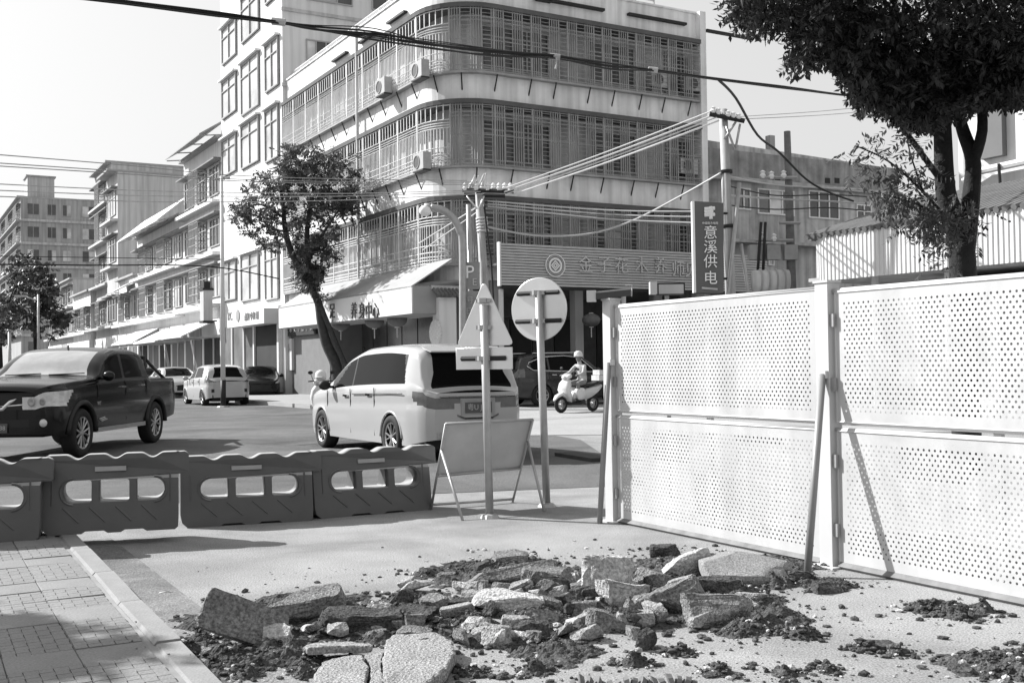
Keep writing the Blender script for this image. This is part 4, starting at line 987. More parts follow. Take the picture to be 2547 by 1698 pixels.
for i, (y0, y1, ym) in enumerate(((357, 415, 396), (377, 419, 405), (384, 424, 409), (426, 437, 440), (441, 440, 449), (455, 445, 462))):
    wire(('topmost', 'second', 'third', 'fourth', 'fifth', 'lowest')[i]+' of the thin wires running from the left edge to the first pole', [(-60, y0-6, 22.), (300, (y0+ym)/2+4, 26.), (520, ym+(6 if i < 3 else 2), 30.), (800, (ym+y1)/2+6, 32.), (1072+i*8, y1, PY-.2)], .012, BARD if i < 3 else WALLG2)
wire('low dark wire across the far left houses', [(-40, 607, 30.), (200, 609, 33.), (480, 612, 37.), (640, 640, 40)], .022, CABLE)
wire('faint higher wire across the far left houses', [(-40, 588, 30.), (260, 592, 34.), (510, 596, 38.3)], .012, CABLE)
wire('slack pale cable below the crossarm of the first pole', [(1112, 520, PY-.2), (1230, 541, 33.), (1350, 537, 33.), (1450, 508, 32.8), (1560, 452, 32.), (1660, 395, PY2-.1)], .03, mat('grey_cable', .4, .6), 8)
for i, (y0, y1) in enumerate(((462, 492), (468, 505), (474, 520))):
    wire(('upper', 'middle', 'lower')[i]+' wire drooping from the first pole behind the slatted sign', [(1120, y0, PY-.1), (1400, (y0+y1)/2+6, 33.), (1660, y1-6, PY2)], .022, mat('grey_cable', .4, .6), 8)
for i, (a, b_) in enumerate((((1104, 470), (960, 560)), ((1106, 480), (970, 575)))):
    wire(('upper', 'lower')[i]+' stay wire slanting left from the first pole', [(a[0], a[1], PY-.1), (b_[0], b_[1], 36.)], .02, WIRE)
for i, (a, b_) in enumerate((((1700, 268), (2060, 238)), ((1700, 274), (2060, 250)))):
    wire(('upper', 'lower')[i]+' thin wire from the second pole into the big tree', [(a[0], a[1], PY2-.1), (1880, (a[1]+b_[1])/2+3, 30.), (b_[0], b_[1], 29.)], .011, BARD)
for i in range(4):
    wire(('first', 'second', 'third', 'fourth')[i]+' wire counted from the top between the second pole and the grey building', [(1672, 405+i*22, PY2-.1), (1780, 425+i*16+(i % 2)*8, 34.), (1900, 432+i*15, 36.5), (1990, 436+i*16, 38.)], .022 if i % 2 else .03, CABLE if i % 2 else mat('grey_cable', .4, .6), 6)
# ================================================================== water filled barriers
def barrier_meshes():
    H, L = .60, 1.10
    out = [(.05, 0), (.30, 0), (.33, .018), (.47, .018), (.50, 0), (.60, 0), (.63, .018), (.77, .018), (.80, 0), (1.02, 0), (1.045, .02), (1.05, .09), (1.05, .40), (1.055, .425), (1.125, .425), (1.135, .44), (1.135, .575), (1.12, .59)]
    top = []
    for i in range(61):
        x = 1.10-1.06*i/60; f = x/1.1; z = H
        for c in (.24, .505, .77):
            t = abs(f-c)/.085
            if t < 1: z -= .038*(math.cos(t*math.pi)*.5+.5)
        top.append((x, z))
    out += top + [(.012, .585), (.0, .56), (.0, .10), (.01, .04)]
    def rr(x0, x1, z0, z1, rl, rr_):
        p = []
        for (cx, cz, a0, r_) in ((x1-rr_, z0+rr_, -90, rr_), (x1-rr_, z1-rr_, 0, rr_), (x0+rl, z1-rl, 90, rl), (x0+rl, z0+rl, 180, rl)):
            for k in range(7): a = math.radians(a0+15*k); p.append((cx+r_*math.cos(a), cz+r_*math.sin(a)))
        return p
    holes = [rr(.155, .375, .235, .405, .08, .02), rr(.43, .665, .235, .405, .02, .02), rr(.72, .94, .235, .405, .02, .08)]
    me = plate([out]+holes, .5, .0)
    for v in me.vertices:
        x, z, s = v.co.x, v.co.y, (1 if v.co.z > 0 else -1); t = .165+.20*(1-min(z, H)/H)
        if x > 1.05 : t *= .6
        v.co = (x, -s*t/2, z)
    me.update()
    bm = bmesh.new(); bm.from_mesh(me); bmesh.ops.remove_doubles(bm, verts=bm.verts, dist=.0005)
    ed = [e for e in bm.edges if len(e.link_faces) == 2 and e.calc_face_angle(0) > .9]
    bmesh.ops.bevel(bm, geom=ed, offset=.008, segments=2, affect='EDGES', clamp_overlap=True); bm.normal_update(); bm.to_mesh(me); bm.free()
    return me
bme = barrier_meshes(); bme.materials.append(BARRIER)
def yf(z): return -(.165+.20*(1-z/.6))/2
def make_barrier(label):
    t = thing('plastic_barrier', label, 'barrier', group='water filled plastic barriers in a row')
    link('body', bme, None, t)
    mb = MB(); mb.hexa([(.40, yf(.485)-.004, .47), (.64, yf(.485)-.004, .47), (.64, yf(.485)+.02, .47), (.40, yf(.485)+.02, .47)], [(.40, yf(.51)-.004, .505), (.64, yf(.51)-.004, .505), (.64, yf(.51)+.02, .505), (.40, yf(.51)+.02, .505)]); mb.build('reflective_strip', REFL, t)
    for k in range(4):
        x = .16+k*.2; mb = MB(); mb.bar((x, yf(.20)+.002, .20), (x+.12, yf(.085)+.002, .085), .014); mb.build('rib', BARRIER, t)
    for x in (.985, .075):
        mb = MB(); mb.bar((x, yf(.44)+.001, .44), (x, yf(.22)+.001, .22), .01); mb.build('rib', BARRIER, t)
    for (xc, zc, a0) in ((.235, .32, 90), (.86, .32, -90)):
        pts = [(xc+.10*math.cos(math.radians(a0+15*k)), yf(zc+.10*math.sin(math.radians(a0+15*k)))+.001, zc+.10*math.sin(math.radians(a0+15*k))) for k in range(13)]
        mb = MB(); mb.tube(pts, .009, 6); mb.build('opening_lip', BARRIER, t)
    return t
bs = [(-280, 1238, 86, 1240, KZ, 'plastic barrier at the far left, cut by the picture edge'), (94, 1231, 409, 1214, KZ, 'plastic barrier straddling the kerb end'),
      (416, 1213, 719, 1195, 0, 'plastic barrier second from the right of the row, in front of the road'), (725, 1192, 992, 1170, 0, 'rightmost plastic barrier beside the folding board')]
for x0, y0, x1, y1, z, lb in bs:
    a_, b_ = G(x0, y0, z), G(x1, y1, z)
    if x0 < 0: a_ = b_ + (G(94, 1231, KZ)-G(409, 1214, KZ)).normalized()*1.07
    t = make_barrier(lb); d = (b_-a_); an = math.atan2(d.y, d.x)
    sc = (d.length)/1.045 if x0 > 0 else 1.03
    nr = Vector((-d.y, d.x, 0)).normalized()
    t.location = Vector((a_.x, a_.y, z))+nr*.18; t.rotation_euler = (0, 0, an); t.scale = (sc, 1, 1.0)
# ================================================================== road signs seen from behind
SBACK = mat('aluminium_sign_back', .72, .34, .05, 3, metal=.75, bump=.12, bscale=5)
def sign_post(label, base, top, cat='road sign'):
    t = thing('road_sign', label, cat, base); tpart(t, 'post', [base, top], .036, GALV, 12)
    mb = MB(); mb.lathe([(.001, 0), (.09, 0), (.07, .03), (.04, .04), (.001, .05)], 10, Matrix.Translation(base)); mb.build('foot', METAL, t, True); return t
b0 = G(1125, 1189); tp = AT(1111, 700, b0.y)
ts = sign_post('triangular warning sign with a small plate below, seen from behind', b0, tp)
YW = math.radians(24); XA = Vector((math.cos(YW), -math.sin(YW), 0)); NA = Vector((-math.sin(YW), -math.cos(YW), 0))
def rtri(w_, h_, r_=.035):
    c = [(-w_/2, 0), (w_/2, 0), (0, h_)]; out = []
    for i in range(3):
        p, a, b = Vector(c[i]), Vector(c[i-1]), Vector(c[(i+1) % 3]); u, v = (a-p).normalized(), (b-p).normalized()
        for k in range(6):
            t = k/5; out.append(tuple(p+u*r_*(1-t)**2*1.6+v*r_*t**2*1.6))
    return out
pb = AT(1114, 793, b0.y+.05)
me = plate([rtri(.56, .575)], .006, .003); me.transform(frame_m(pb, XA, Z)); link('triangle_plate', me, SBACK, ts, True)
pr = AT(1112, 823, b0.y+.05)
me = plate([[(-.275, -.095), (.275, -.095), (.275, .095), (-.275, .095)]], .006, .003); me.transform(frame_m(pr, XA, Z)); link('lower_plate', me, SBACK, ts, True)
for zz, ln, q0 in ((.16, .1, pb), (.40, .1, pb), (0., .44, pr)):
    c = q0+Z*zz+NA*.02; mb = MB(); mb.bar(c-XA*ln/2*1.0, c+XA*ln/2*1.0, .03); mb.build('rail', BLACK if ln > .2 else METAL, ts, True)
    mb = MB(); mb.tube([c+NA*.02-Z*.02, c+NA*.02+Z*.02], .048, 10); mb.box(c+XA*.055+NA*.01, (.03, .03, .035)); mb.box(c-XA*.055+NA*.01, (.03, .03, .035)); mb.build('clamp', GALV, ts, True)
b0 = G(1256, 1163); tp = AT(1237, 668, b0.y)
rs = sign_post('round road sign on a leaning post, seen from behind', b0, tp)
YW = math.radians(31); XA = Vector((math.cos(YW), -math.sin(YW), 0)); NA = Vector((-math.sin(YW), -math.cos(YW), 0))
rc = AT(1238, 710, b0.y+.05)
me = plate([disc(.30, 56)], .006, .004); me.transform(frame_m(rc, XA, Z)); link('round_plate', me, SBACK, rs, True)
for zz in (.155, -.115):
    c = rc+Z*zz+NA*.02; mb = MB(); ln = .46 if zz > 0 else .50; mb.bar(c-XA*ln/2, c+XA*ln/2, .03); mb.build('rail', BLACK, rs, True)
    mb = MB(); mb.tube([c+NA*.02-Z*.022, c+NA*.02+Z*.022], .05, 10); mb.box(c+XA*.06+NA*.01, (.035, .035, .04)); mb.box(c-XA*.06+NA*.01, (.035, .035, .04)); mb.build('clamp', GALV, rs, True)
# folding board on tubular legs, seen from behind
p1_, p2_ = G(990, 1170), G(1177, 1153); p3_, p4_ = G(1063, 1195), G(1250, 1174)
TL, TR = AT(1024, 973, 10.02), AT(1224, 963, 10.42)
af = thing('folding_board', 'folding sign board standing on tubular legs, seen from behind', 'sign board', (p1_+p4_)/2)
for nm, a_, b_ in (('leg', TL, p1_), ('leg', TR, p2_), ('leg', TL.lerp(p1_, .30), p3_), ('leg', TR.lerp(p2_, .25), p4_), ('crossbar', p1_.lerp(TL, .06), p2_.lerp(TR, .04))): tpart(af, nm, [a_, b_], .0135, GALV, 6)
bl, br = TL.lerp(p1_, .60), TR.lerp(p2_, .58); off_ = Vector((0, .02, 0))
mb = MB(); mb.hexa([p+off_ for p in (bl, br, TR, TL)], [p+off_*1.6 for p in (bl, br, TR, TL)]); mb.build('board', mat('board_back', .46, .6, .12, 3, bump=.2, bscale=4), af, True)
for a_, b_ in ((bl, br), (TL, TR)): tpart(af, 'frame_bar', [a_, b_], .014, GALV, 6)
# ================================================================== perforated hoarding
HP = [G(1412, 1197), G(1912, 1300)]; hd = (HP[1]-HP[0]); hd.z = 0; bay = hd.length; hd.normalize(); hn = Vector((-hd.y, hd.x, 0))
if hn.x > 0: hn = -hn                                           # hn faces the camera side
HP.append(HP[1]+hd*bay); HTS = (1.90, 1.87, 1.86)
HOARD = mat('hoarding_sheet', .46, .42, .06, 1.3, .2, 2.5, streak=.12, stain=.10, stscale=2.)
ho = thing('perforated_hoarding', 'white perforated metal hoarding with square posts and round braces', 'hoarding', HP[0])
for i, p in enumerate(HP):
    mb = MB(); HT = HTS[i]; w_ = .056
    mb.hexa([p+hd*a*w_+hn*c*w_ for a, c in ((-1, -1), (1, -1), (1, 1), (-1, 1))], [p+hd*a*w_+hn*c*w_+Z*HT for a, c in ((-1, -1), (1, -1), (1, 1), (-1, 1))]); po = mb.build('post', WHITE, ho, True)
    mb = MB(); mb.box(p+Z*(HT+.008), (.13, .13, .016), math.atan2(hd.y, hd.x)); mb.build('post_cap', WHITE, po, True)
    mb = MB(); mb.box(p+Z*.006, (.20, .20, .012), math.atan2(hd.y, hd.x)); mb.build('base_plate', WHITE, po, True)
PX, PZ, RH = .0405, .0290, .0081
def perf(par, p0, ln, z0, z1, mgx=.05, mgz=.055, name='perforated_panel'):
    mb = MB(); nx = int((ln-2*mgx)/PX); nz = int((z1-z0-2*mgz)/PZ); gx = (ln-nx*PX)/2; gz = (z1-z0-nz*PZ)/2
    W = lambda u, z: tuple(p0+hd*u+Z*z)
    def rect(u0, u1, a, b): mb.add([W(u0, a), W(u1, a), W(u1, b), W(u0, b)], [(0, 1, 2, 3)])
    rect(0, ln, z0, z0+gz); rect(0, ln, z1-gz, z1); rect(0, gx, z0+gz, z1-gz); rect(ln-gx, ln, z0+gz, z1-gz)
    fs = [(0, 1, 11, 10), (1, 2, 5, 4), (2, 3, 7, 6), (3, 0, 9, 8)]
    for j in range(nz):
        za = z0+gz+j*PZ; o = PX/2 if j % 2 else 0; n = nx-1 if j % 2 else nx
        if j % 2: rect(gx, gx+PX/2, za, za+PZ); rect(ln-gx-PX/2, ln-gx, za, za+PZ)
        for i in range(n):
            ua = gx+o+i*PX; cu, cz = ua+PX/2, za+PZ/2; c, s = RH*.924, RH*.383
            mb.add([W(ua, za), W(ua+PX, za), W(ua+PX, za+PZ), W(ua, za+PZ), W(cu+c, cz-s), W(cu+c, cz+s), W(cu+s, cz+c), W(cu-s, cz+c), W(cu-c, cz+s), W(cu-c, cz-s), W(cu-s, cz-c), W(cu+s, cz-c)],
                   fs+[(1, 4, 11), (2, 6, 5), (3, 8, 7), (0, 10, 9)])
    return mb.build(name, HOARD, par, True)
for i in range(2):
    a_ = HP[i]+hd*.085; ln = bay-.17
    ztop = (1.83, 1.80)[i]
    for (z0, z1) in ((.955, ztop), (.035, .895)):
        pn = perf(ho, a_+hn*.012, ln, z0, z1)
        fr = MB()
        for zz in (z0, z1): fr.bar(a_+Z*zz, a_+hd*ln+Z*zz, .028)
        fr.bar(a_+Z*z0, a_+Z*z1, .024); fr.bar(a_+hd*ln+Z*z0, a_+hd*ln+Z*z1, .024); fr.build('panel_frame', WHITE, pn, True)
    tpart(ho, 'top_rail', [a_-hd*.03+Z*(ztop+.012), a_+hd*(ln+.03)+Z*(ztop+.006)], .018, WHITE, 8)
    tpart(ho, 'middle_rail', [a_-hd*.03+Z*.905, a_+hd*(ln+.03)+Z*.905], .013, WHITE, 8)
    mb = MB(); mb.bar(a_+Z*.018+hn*.004, a_+hd*ln+Z*.018+hn*.004, .05); mb.build('bottom_rail', mat('rusty_rail', .16, .7, .3, 9), ho, True)
    for f_ in (.5,):
        mb = MB(); c = a_+hd*ln*f_-hn*.03; mb.box(c+Z*.93, (.05, .03, 1.76), math.atan2(hd.y, hd.x)); mb.build('back_stiffener', WHITE, ho, True)
    # pale boards fixed behind parts of the mesh
    for (u, w2, z0, z1) in (((.48, .20, 1.10, 1.42), (.70, .36, 1.16, 1.38), (.28, .46, .55, .80), (.72, .5, .62, .84), (.6, .9, .18, .5)) if i == 0 else ((.50, .24, 1.12, 1.62), (.80, .5, 1.30, 1.60), (.3, .5, .62, .90), (.78, .40, .66, .90), (.12, .22, 1.25, 1.45))):
        mb = MB(); c = a_+hd*ln*u-hn*.045; mb.box(c+Z*(z0+z1)/2, (w2, .01, z1-z0), math.atan2(hd.y, hd.x)); mb.build('backing_sheet', WHITE, ho, True)
    for zz in (1.62, 1.2, .7, .25):
        mb = MB(); mb.box(HP[i]+hd*.075+Z*zz+hn*.03, (.03, .022, .085), math.atan2(hd.y, hd.x)); mb.build('hinge', METAL, ho, True)
BRACE = mat('brace_tube', .24, .5, .1, 5, metal=.2)
for (bx_, by_, tx, ty, i) in ((1377, 1202, 1398, 832, 0), (1853, 1325, 1889, 860, 1)):
    ft = G(bx_, by_); d = ray(tx, ty); pt = HP[i]+hn*.075; tpp = EYE+d*(hn.dot(pt-EYE)/hn.dot(d))
    br_ = tpart(ho, 'brace', [ft-Z*.02, tpp], .024, BRACE, 10)
    mb = MB(); mb.box(tpp-hn*.02, (.06, .05, .05), math.atan2(hd.y, hd.x)); mb.build('brace_lug', WHITE, br_, True)
# solar lamps on the hoarding
def solar(label, c, s, rz, leg=None):
    t = thing('solar_lamp', label, 'lamp', c, rz)
    mb = MB(); mb.bx((-.19*s, -.05, -.045*s), (-.11*s, .05, .05*s)); mb.build('lamp_head', WHITE, t)
    mb = MB(); mb.hexa([(-.11*s, -.06, -.03*s), (.19*s, -.06, -.005*s), (.19*s, .09, .02*s), (-.11*s, .09, -.005*s)], [(-.11*s, -.06, .025*s), (.19*s, -.06, .05*s), (.19*s, .09, .075*s), (-.11*s, .09, .05*s)]); mb.build('solar_panel', mat('solar_cell', .05, .3, .15, 8), t)
    mb = MB(); mb.bar((.195*s, -.06, -.01*s), (.20*s, -.06, .085*s), .008); mb.bar((.14*s, -.06, .085*s), (.20*s, -.06, .085*s), .008); mb.build('wire_bracket', GALV, t)
    mb = MB(); mb.bx((-.02, -.02, -(leg or .07)), (.02, .02, -.03*s)); mb.build('stem', METAL, t)
    return t
c = AT(1398, 680, HP[0].y); solar('solar lamp with a white head on top of the nearer left hoarding post', (HP[0].x-.02, HP[0].y, c.z), 1.0, -.12)
c = AT(1532, 664, HP[0].y+1.6); t = thing('flood_lamp', 'pale box floodlight standing behind the hoarding top rail', 'lamp', (c.x, c.y, 0))
hw = .175
mb = MB(); mb.bx((-hw, -.05, c.z-.05), (-hw+.07, .06, c.z+.075)); mb.build('end_cap', WHITE, t); mb = MB(); mb.bx((-hw+.07, -.04, c.z-.06), (hw, .06, c.z+.06)); mb.build('casing', BLACK, t); mb = MB(); mb.bx((-hw+.085, -.052, c.z-.05), (hw-.015, -.042, c.z+.045)); mb.build('lens', WALLG2, t)
mb = MB(); mb.bx((-.02, 0, 0), (.02, .04, c.z-.06)); mb.build('stem', METAL, t)
# ================================================================== broken asphalt and concrete
def rock_mesh(sx, sy, sz, seed, cuts=9, nz=.05, boxy=.55, sub=3):
    r = random.Random(seed); bm = bmesh.new(); bmesh.ops.create_icosphere(bm, subdivisions=sub, radius=1)
    pl = []
    for i in range(cuts):
        n = rv(r); n.z *= .55; n.normalize(); pl.append((n, r.uniform(.55, .85)))
    off = Vector((seed*3.7, seed*1.3, seed*.7))
    for v in bm.verts:
        p = v.co.copy(); q = Vector([math.copysign(abs(c)**boxy, c) for c in p]); mxx = max(abs(c) for c in q); p = q*(.8/mxx*.6+.4) if mxx > 0 else q
        for n, d in pl:
            e = p.dot(n)-d
            if e > 0: p -= n*e
        p.z = max(-.8, min(.8, p.z))
        v.co = Vector((p.x*sx, p.y*sy, p.z*sz))
        nn = noise.noise_vector(v.co*9+off)*.6+noise.noise_vector(v.co*26+off)*.45+noise.noise_vector(v.co*70+off)*.3
        v.co += nn*nz*min(sx, sy, sz)*2.2
    me = bpy.data.meshes.new('chunk'); bm.to_mesh(me); bm.free(); return me
GRP = 'broken paving heaped on the road'
def chunk(label, x, y, w_, d_, h_, m_, seed, rz=0., tx=0., ty=0., zc=None, nz=.05, cuts=9, name='rubble_chunk', boxy=.5, lift=0.):
    p = G(x, y, .05); s = 1.083*p.y/2720
    me = rock_mesh(w_*s/2*1.42, d_/2*1.35, h_*s/2*1.3, seed, cuts, nz*1.5, boxy, 4 if w_ > 60 else 3)
    me.materials.append(m_)
    o = bpy.data.objects.new(name, me); col.objects.link(o)
    from mathutils import Euler
    e = Euler((tx, ty, rz)); Mx = e.to_matrix()
    mn = min((Mx @ v.co).z for v in me.vertices)
    p = G(x, y, max(.03, h_*s/2)) if zc is None else G(x, y, zc)
    z = p.z if zc is not None else max(-mn-.035, 0.0)+lift
    if zc is None: p = G(x, y, z)
    o.location = (p.x, p.y, z); o.rotation_euler = e
    RM[o] = Matrix.Identity(4); tag(o, label, 'rubble', GRP); return o
CH = [
 ('large tilted slab with a dark face leaning over near the kerb', 560, 1425, 150, .06, 84, ASPC, 3, .25, -.55, .42, .03, 7),
 ('curved broken crust arching over a dark hollow', 690, 1398, 160, .20, 60, ASPC, 4, .1, .25, -.1, .05, 8),
 ('pale small block below the tilted slab', 637, 1462, 68, .12, 56, CONCC, 5, .4, .2, .1, .05, 10),
 ('crumbling earth crust in the middle of the heap', 830, 1428, 150, .20, 50, SOIL, 10, .2, .0, .05, .10, 6),
 ('second crumbling earth crust right of the hollow', 940, 1420, 110, .16, 48, SOIL, 11, -.1, 0, .1, .10, 6),
 ('lone dark lump apart from the heap on clean road', 990, 1318, 36, .06, 26, SOIL, 12, .3, 0, 0, .05, 9),
 ('dark slab lying over a paler one at the back left of the heap', 1170, 1288, 90, .18, 34, ASPC, 13, .15, .1, -.12, .05, 9),
 ('long thin slab wedged below the dark slab', 1165, 1318, 180, .16, 34, ASPC, 14, .28, -.2, -.18, .04, 8),
 ('grey rough chunk right of the long thin slab', 1268, 1335, 115, .18, 56, ASPC, 15, -.1, .1, .05, .06, 9),
 ('tall white concrete lump standing up in the middle', 1395, 1325, 95, .15, 90, CONCC, 16, .2, 0, .12, .07, 11),
 ('broad white concrete lump lying low left of centre', 1165, 1385, 150, .20, 52, CONCC, 17, -.15, 0, .05, .06, 8),
 ('pale angular lump before the tall white one', 1425, 1362, 100, .14, 56, CONCC, 18, .3, .1, .2, .06, 10),
 ('dark flat chunk with a shaded front edge', 1505, 1335, 80, .12, 44, ASPC, 19, -.4, -.1, .25, .05, 9),
 ('black clod at the back of the heap', 1532, 1272, 62, .12, 40, SOIL, 20, 0, 0, 0, .08, 7),
 ('white slab end jutting out beside the black clod', 1568, 1302, 110, .14, 52, CONCC, 21, .3, -.15, -.25, .05, 9),
 ('large smooth grey slab resting against the hoarding foot', 1715, 1302, 165, .34, 50, GROUND, 22, .0, .22, .05, .015, 7),
 ('tilted grey chunk right of centre', 1560, 1372, 115, .18, 62, ASPC, 23, .35, -.25, -.3, .05, 9),
 ('big grey slab with a black broken edge at the right', 1640, 1402, 150, .20, 70, ASPC, 24, .1, -.15, .06, .05, 9),
 ('square bright block at the front of the heap', 1458, 1430, 72, .09, 52, CRUST, 25, .08, 0, .0, .025, 4),
 ('grey square chunk left of the bright block', 1392, 1432, 72, .11, 58, ASPC, 26, .2, 0, .1, .04, 6),
 ('small grey chunk above the square blocks', 1342, 1402, 56, .10, 40, ASPC, 27, .4, .1, .1, .05, 9),
 ('small grey slab lying in the centre front', 1290, 1382, 60, .10, 34, ASPC, 28, .1, 0, -.1, .05, 9),
 ('cracked pale piece beside the smooth slab', 1150, 1468, 62, .12, 58, CRUST, 29, .5, 0, .2, .06, 9),
 ('pale wedge propped in the soil left of centre', 1082, 1436, 52, .10, 40, CONCC, 30, -.5, .1, -.3, .05, 9),
 ('earth clod at the foot of the hoarding brace', 1818, 1325, 70, .13, 40, SOIL, 31, 0, 0, 0, .10, 6),
 ('dark clod right of the hoarding brace', 1895, 1352, 80, .12, 32, SOIL, 32, .2, 0, 0, .10, 6),
 ('low clod above the pale square block at the right', 1650, 1352, 90, .14, 44, SOIL, 33, .1, 0, 0, .10, 6),
 ('pale slab stub right of the low clod', 1715, 1378, 70, .12, 34, CRUST, 34, .3, -.1, .1, .05, 9),
 ('dark earth clod alone on the right of the road', 2012, 1487, 78, .12, 24, SOIL, 35, 0, 0, 0, .10, 6),
 ('earth heap at the bottom right corner', 2300, 1535, 80, .16, 34, SOIL, 36, .1, 0, 0, .12, 6),
 ('small clod before the earth heap at bottom right', 2215, 1545, 40, .07, 28, SOIL, 37, 0, 0, 0, .1, 6),
 ('round dark clod on the paving slabs', 276, 1552, 58, .09, 42, SOIL, 38, 0, 0, 0, .10, 6),
 ('stone chip by the end of the kerb stones', 505, 1500, 62, .10, 34, ASPC, 39, .6, 0, 0, .06, 8),
 ('cracked flat flake at the left foot of the heap', 560, 1535, 80, .13, 26, CRUST, 40, .3, 0, 0, .05, 8),
 ('thin flake beside the narrow sliver', 660, 1512, 100, .14, 24, ASPC, 41, -.1, -.1, 0, .05, 8),
 ('dark stub standing at the back edge of the heap', 925, 1378, 42, .08, 56, SOIL, 42, .2, .2, .5, .08, 8),
 ('half buried chunk right of the arching crust', 1010, 1392, 90, .14, 34, ASPC, 43, .1, 0, .1, .06, 8),
 ('small slab leaning on the broad white lump', 1235, 1420, 70, .12, 40, ASPC, 44, .4, -.2, .2, .06, 8),
 ('dark chunk in the front centre hollow', 1215, 1452, 80, .13, 48, SOIL, 45, 0, 0, 0, .1, 6),
 ('flat flake at the bottom centre', 1270, 1500, 90, .12, 20, CRUST, 46, .1, 0, 0, .05, 8)]
for (lb, x, y, w_, d_, h_, m_, sd_, rz, tx, ty, nz, cuts) in CH:
    chunk(lb, x, y, w_, d_, h_, m_, sd_, rz, tx, ty, None, nz, cuts)
def slab_poly(label, pts, ztop, th, m_, seed, tilt=0.):
    r = random.Random(seed); P = [G(x, y, ztop) for x, y in pts]; c = sum(P, Vector((0, 0, 0)))/len(P); out = []
    for i, p in enumerate(P):                              # jagged outline
        q = P[(i+1) % len(P)]; n_ = max(1, int((q-p).length/.022))
        for k in range(n_):
            w2 = p.lerp(q, k/n_); w2 = w2+Vector((r.gauss(0, .003), r.gauss(0, .003), 0)); out.append(w2-c)
    mb = MB(); N = len(out); rings = [(.25, .0), (.55, .0), (.8, .0), (.95, -.001), (1., -.006), (1.01, -th*.4), (1.0, -th*.75), (.95, -th)]
    for s, dz in rings:
        for p in out:
            q = Vector((p.x*s, p.y*s, 0)); nz_ = noise.noise(Vector((q.x*30+seed, q.y*30, 0)))*.0035+noise.noise(Vector((q.x*80, q.y*80, seed)))*.002
            e = r.uniform(-.004, .004) if dz < -.003 else 0
            mb.v.append((q.x*(1+e*3), q.y*(1+e*3), dz+nz_+tilt*q.y))
    for a in range(len(rings)-1):
        for i in range(N): mb.f.append((a*N+i, a*N+(i+1) % N, (a+1)*N+(i+1) % N, (a+1)*N+i))
    mb.f.append(tuple(range(N)))
    o = mb.build('rubble_chunk', m_); o.location = c; tag(o, label, 'rubble', GRP); return o
slab_poly('thin flat plate lying before the hollow', [(697, 1482), (720, 1468), (800, 1461), (857, 1476), (850, 1487), (780, 1485), (705, 1496)], .075, .035, CRUST, 6, -.15)
slab_poly('flat pale slab at the bottom edge, left of the crack', [(712, 1600), (722, 1545), (745, 1515), (790, 1503), (830, 1500), (846, 1530), (838, 1568), (842, 1600)], .065, .06, CRUST, 7)
slab_poly('large smooth pale slab at the bottom edge, right of the crack', [(886, 1468), (905, 1455), (1000, 1449), (1038, 1468), (1045, 1498), (1025, 1532), (985, 1562), (930, 1605), (862, 1605), (884, 1560), (880, 1510)], .075, .065, CRUST, 8)
slab_poly('narrow sliver wedged between two pale slabs', [(838, 1501), (881, 1491), (874, 1530), (880, 1562), (856, 1605), (850, 1568), (852, 1530)], .055, .05, CRUST, 9)
# further, smaller pieces of the heap
import re
HERO = [(re.split(r' (?:near|over|below|lying|at|in|right|left|resting|before|with|standing|wedged|apart|beside|jutting|leaning|alone|arching|of|propped|by|above|end)\b', lb)[0], x, y) for (lb, x, y, *_q) in CH if 470 < x < 1800]
hc = {}
for h in HERO: hc[h[0]] = hc.get(h[0], 0)+1
HERO = [h for h in HERO if hc[h[0]] == 1]
r = random.Random(77); used = set(); TONE = {ASPC: 'grey', CRUST: 'pale grey', CONCC: 'whitish', SOIL: 'dark earthy'}
for i in range(340):
    x, y = r.gauss(1380, 190), r.gauss(1368, 34)
    if i % 3 == 0: x, y = r.gauss(880, 240), r.gauss(1440, 32)
    if not (470 < x < 1800 and 1285 < y < 1500): continue
    m_ = r.choice((ASPC, ASPC, CRUST, CONCC, SOIL)); w_ = r.uniform(20, 70)
    h = min(HERO, key=lambda q: (q[1]-x)**2+((q[2]-y)*2)**2); dx, dy = x-h[1], (y-h[2])*2
    where = ('just right of' if dx > 0 else 'just left of') if abs(dx) > abs(dy) else ('just in front of' if dy > 0 else 'just behind')
    lb = ('small ' if w_ < 45 else 'medium ')+TONE[m_]+' broken piece '+where+' the '+h[0]
    if lb in used or len(lb.split()) > 16: continue
    used.add(lb)
    chunk(lb, x, y, w_, r.uniform(.06, .13), r.uniform(14, 34), m_, 100+i, r.uniform(-.6, .6), r.uniform(-.35, .2), r.uniform(-.35, .35), None, .06, 9, lift=r.uniform(0, .05))
    if len(used) >= 125: break
# soil spread between the chunks
cen = [(x, y, w_) for (_, x, y, w_, *_r) in CH if 450 < x < 1760]
GS = [(G(x, y), w_*.0011*G(x, y).y*.36+.03) for x, y, w_ in cen] + [(G(x, y), s) for x, y, s in ((440, 1500, .10), (470, 1470, .09), (1850, 1335, .14), (1780, 1345, .12), (1930, 1345, .1), (1000, 1450, .14), (1100, 1470, .14), (1200, 1480, .12), (1330, 1460, .12), (1800, 1420, .16), (1700, 1450, .14), (2180, 1410, .12), (2120, 1400, .1), (2280, 1530, .22), (1120, 1310, .07), (1750, 1450, .09), (1850, 1462, .08), (2150, 1402, .07), (2210, 1418, .07), (2260, 1405, .06), (1985, 1492, .05), (2060, 1500, .05), (2320, 1520, .14), (2260, 1535, .10), (2345, 1550, .14), (1560, 1500, .06), (1460, 1525, .06), (1650, 1545, .06), (1800, 1548, .07), (1900, 1540, .05), (1230, 1540, .06), (1080, 1545, .06), (700, 1550, .06), (560, 1555, .07), (480, 1540, .06), (760, 1450, .1), (880, 1470, .1), (620, 1500, .12))]
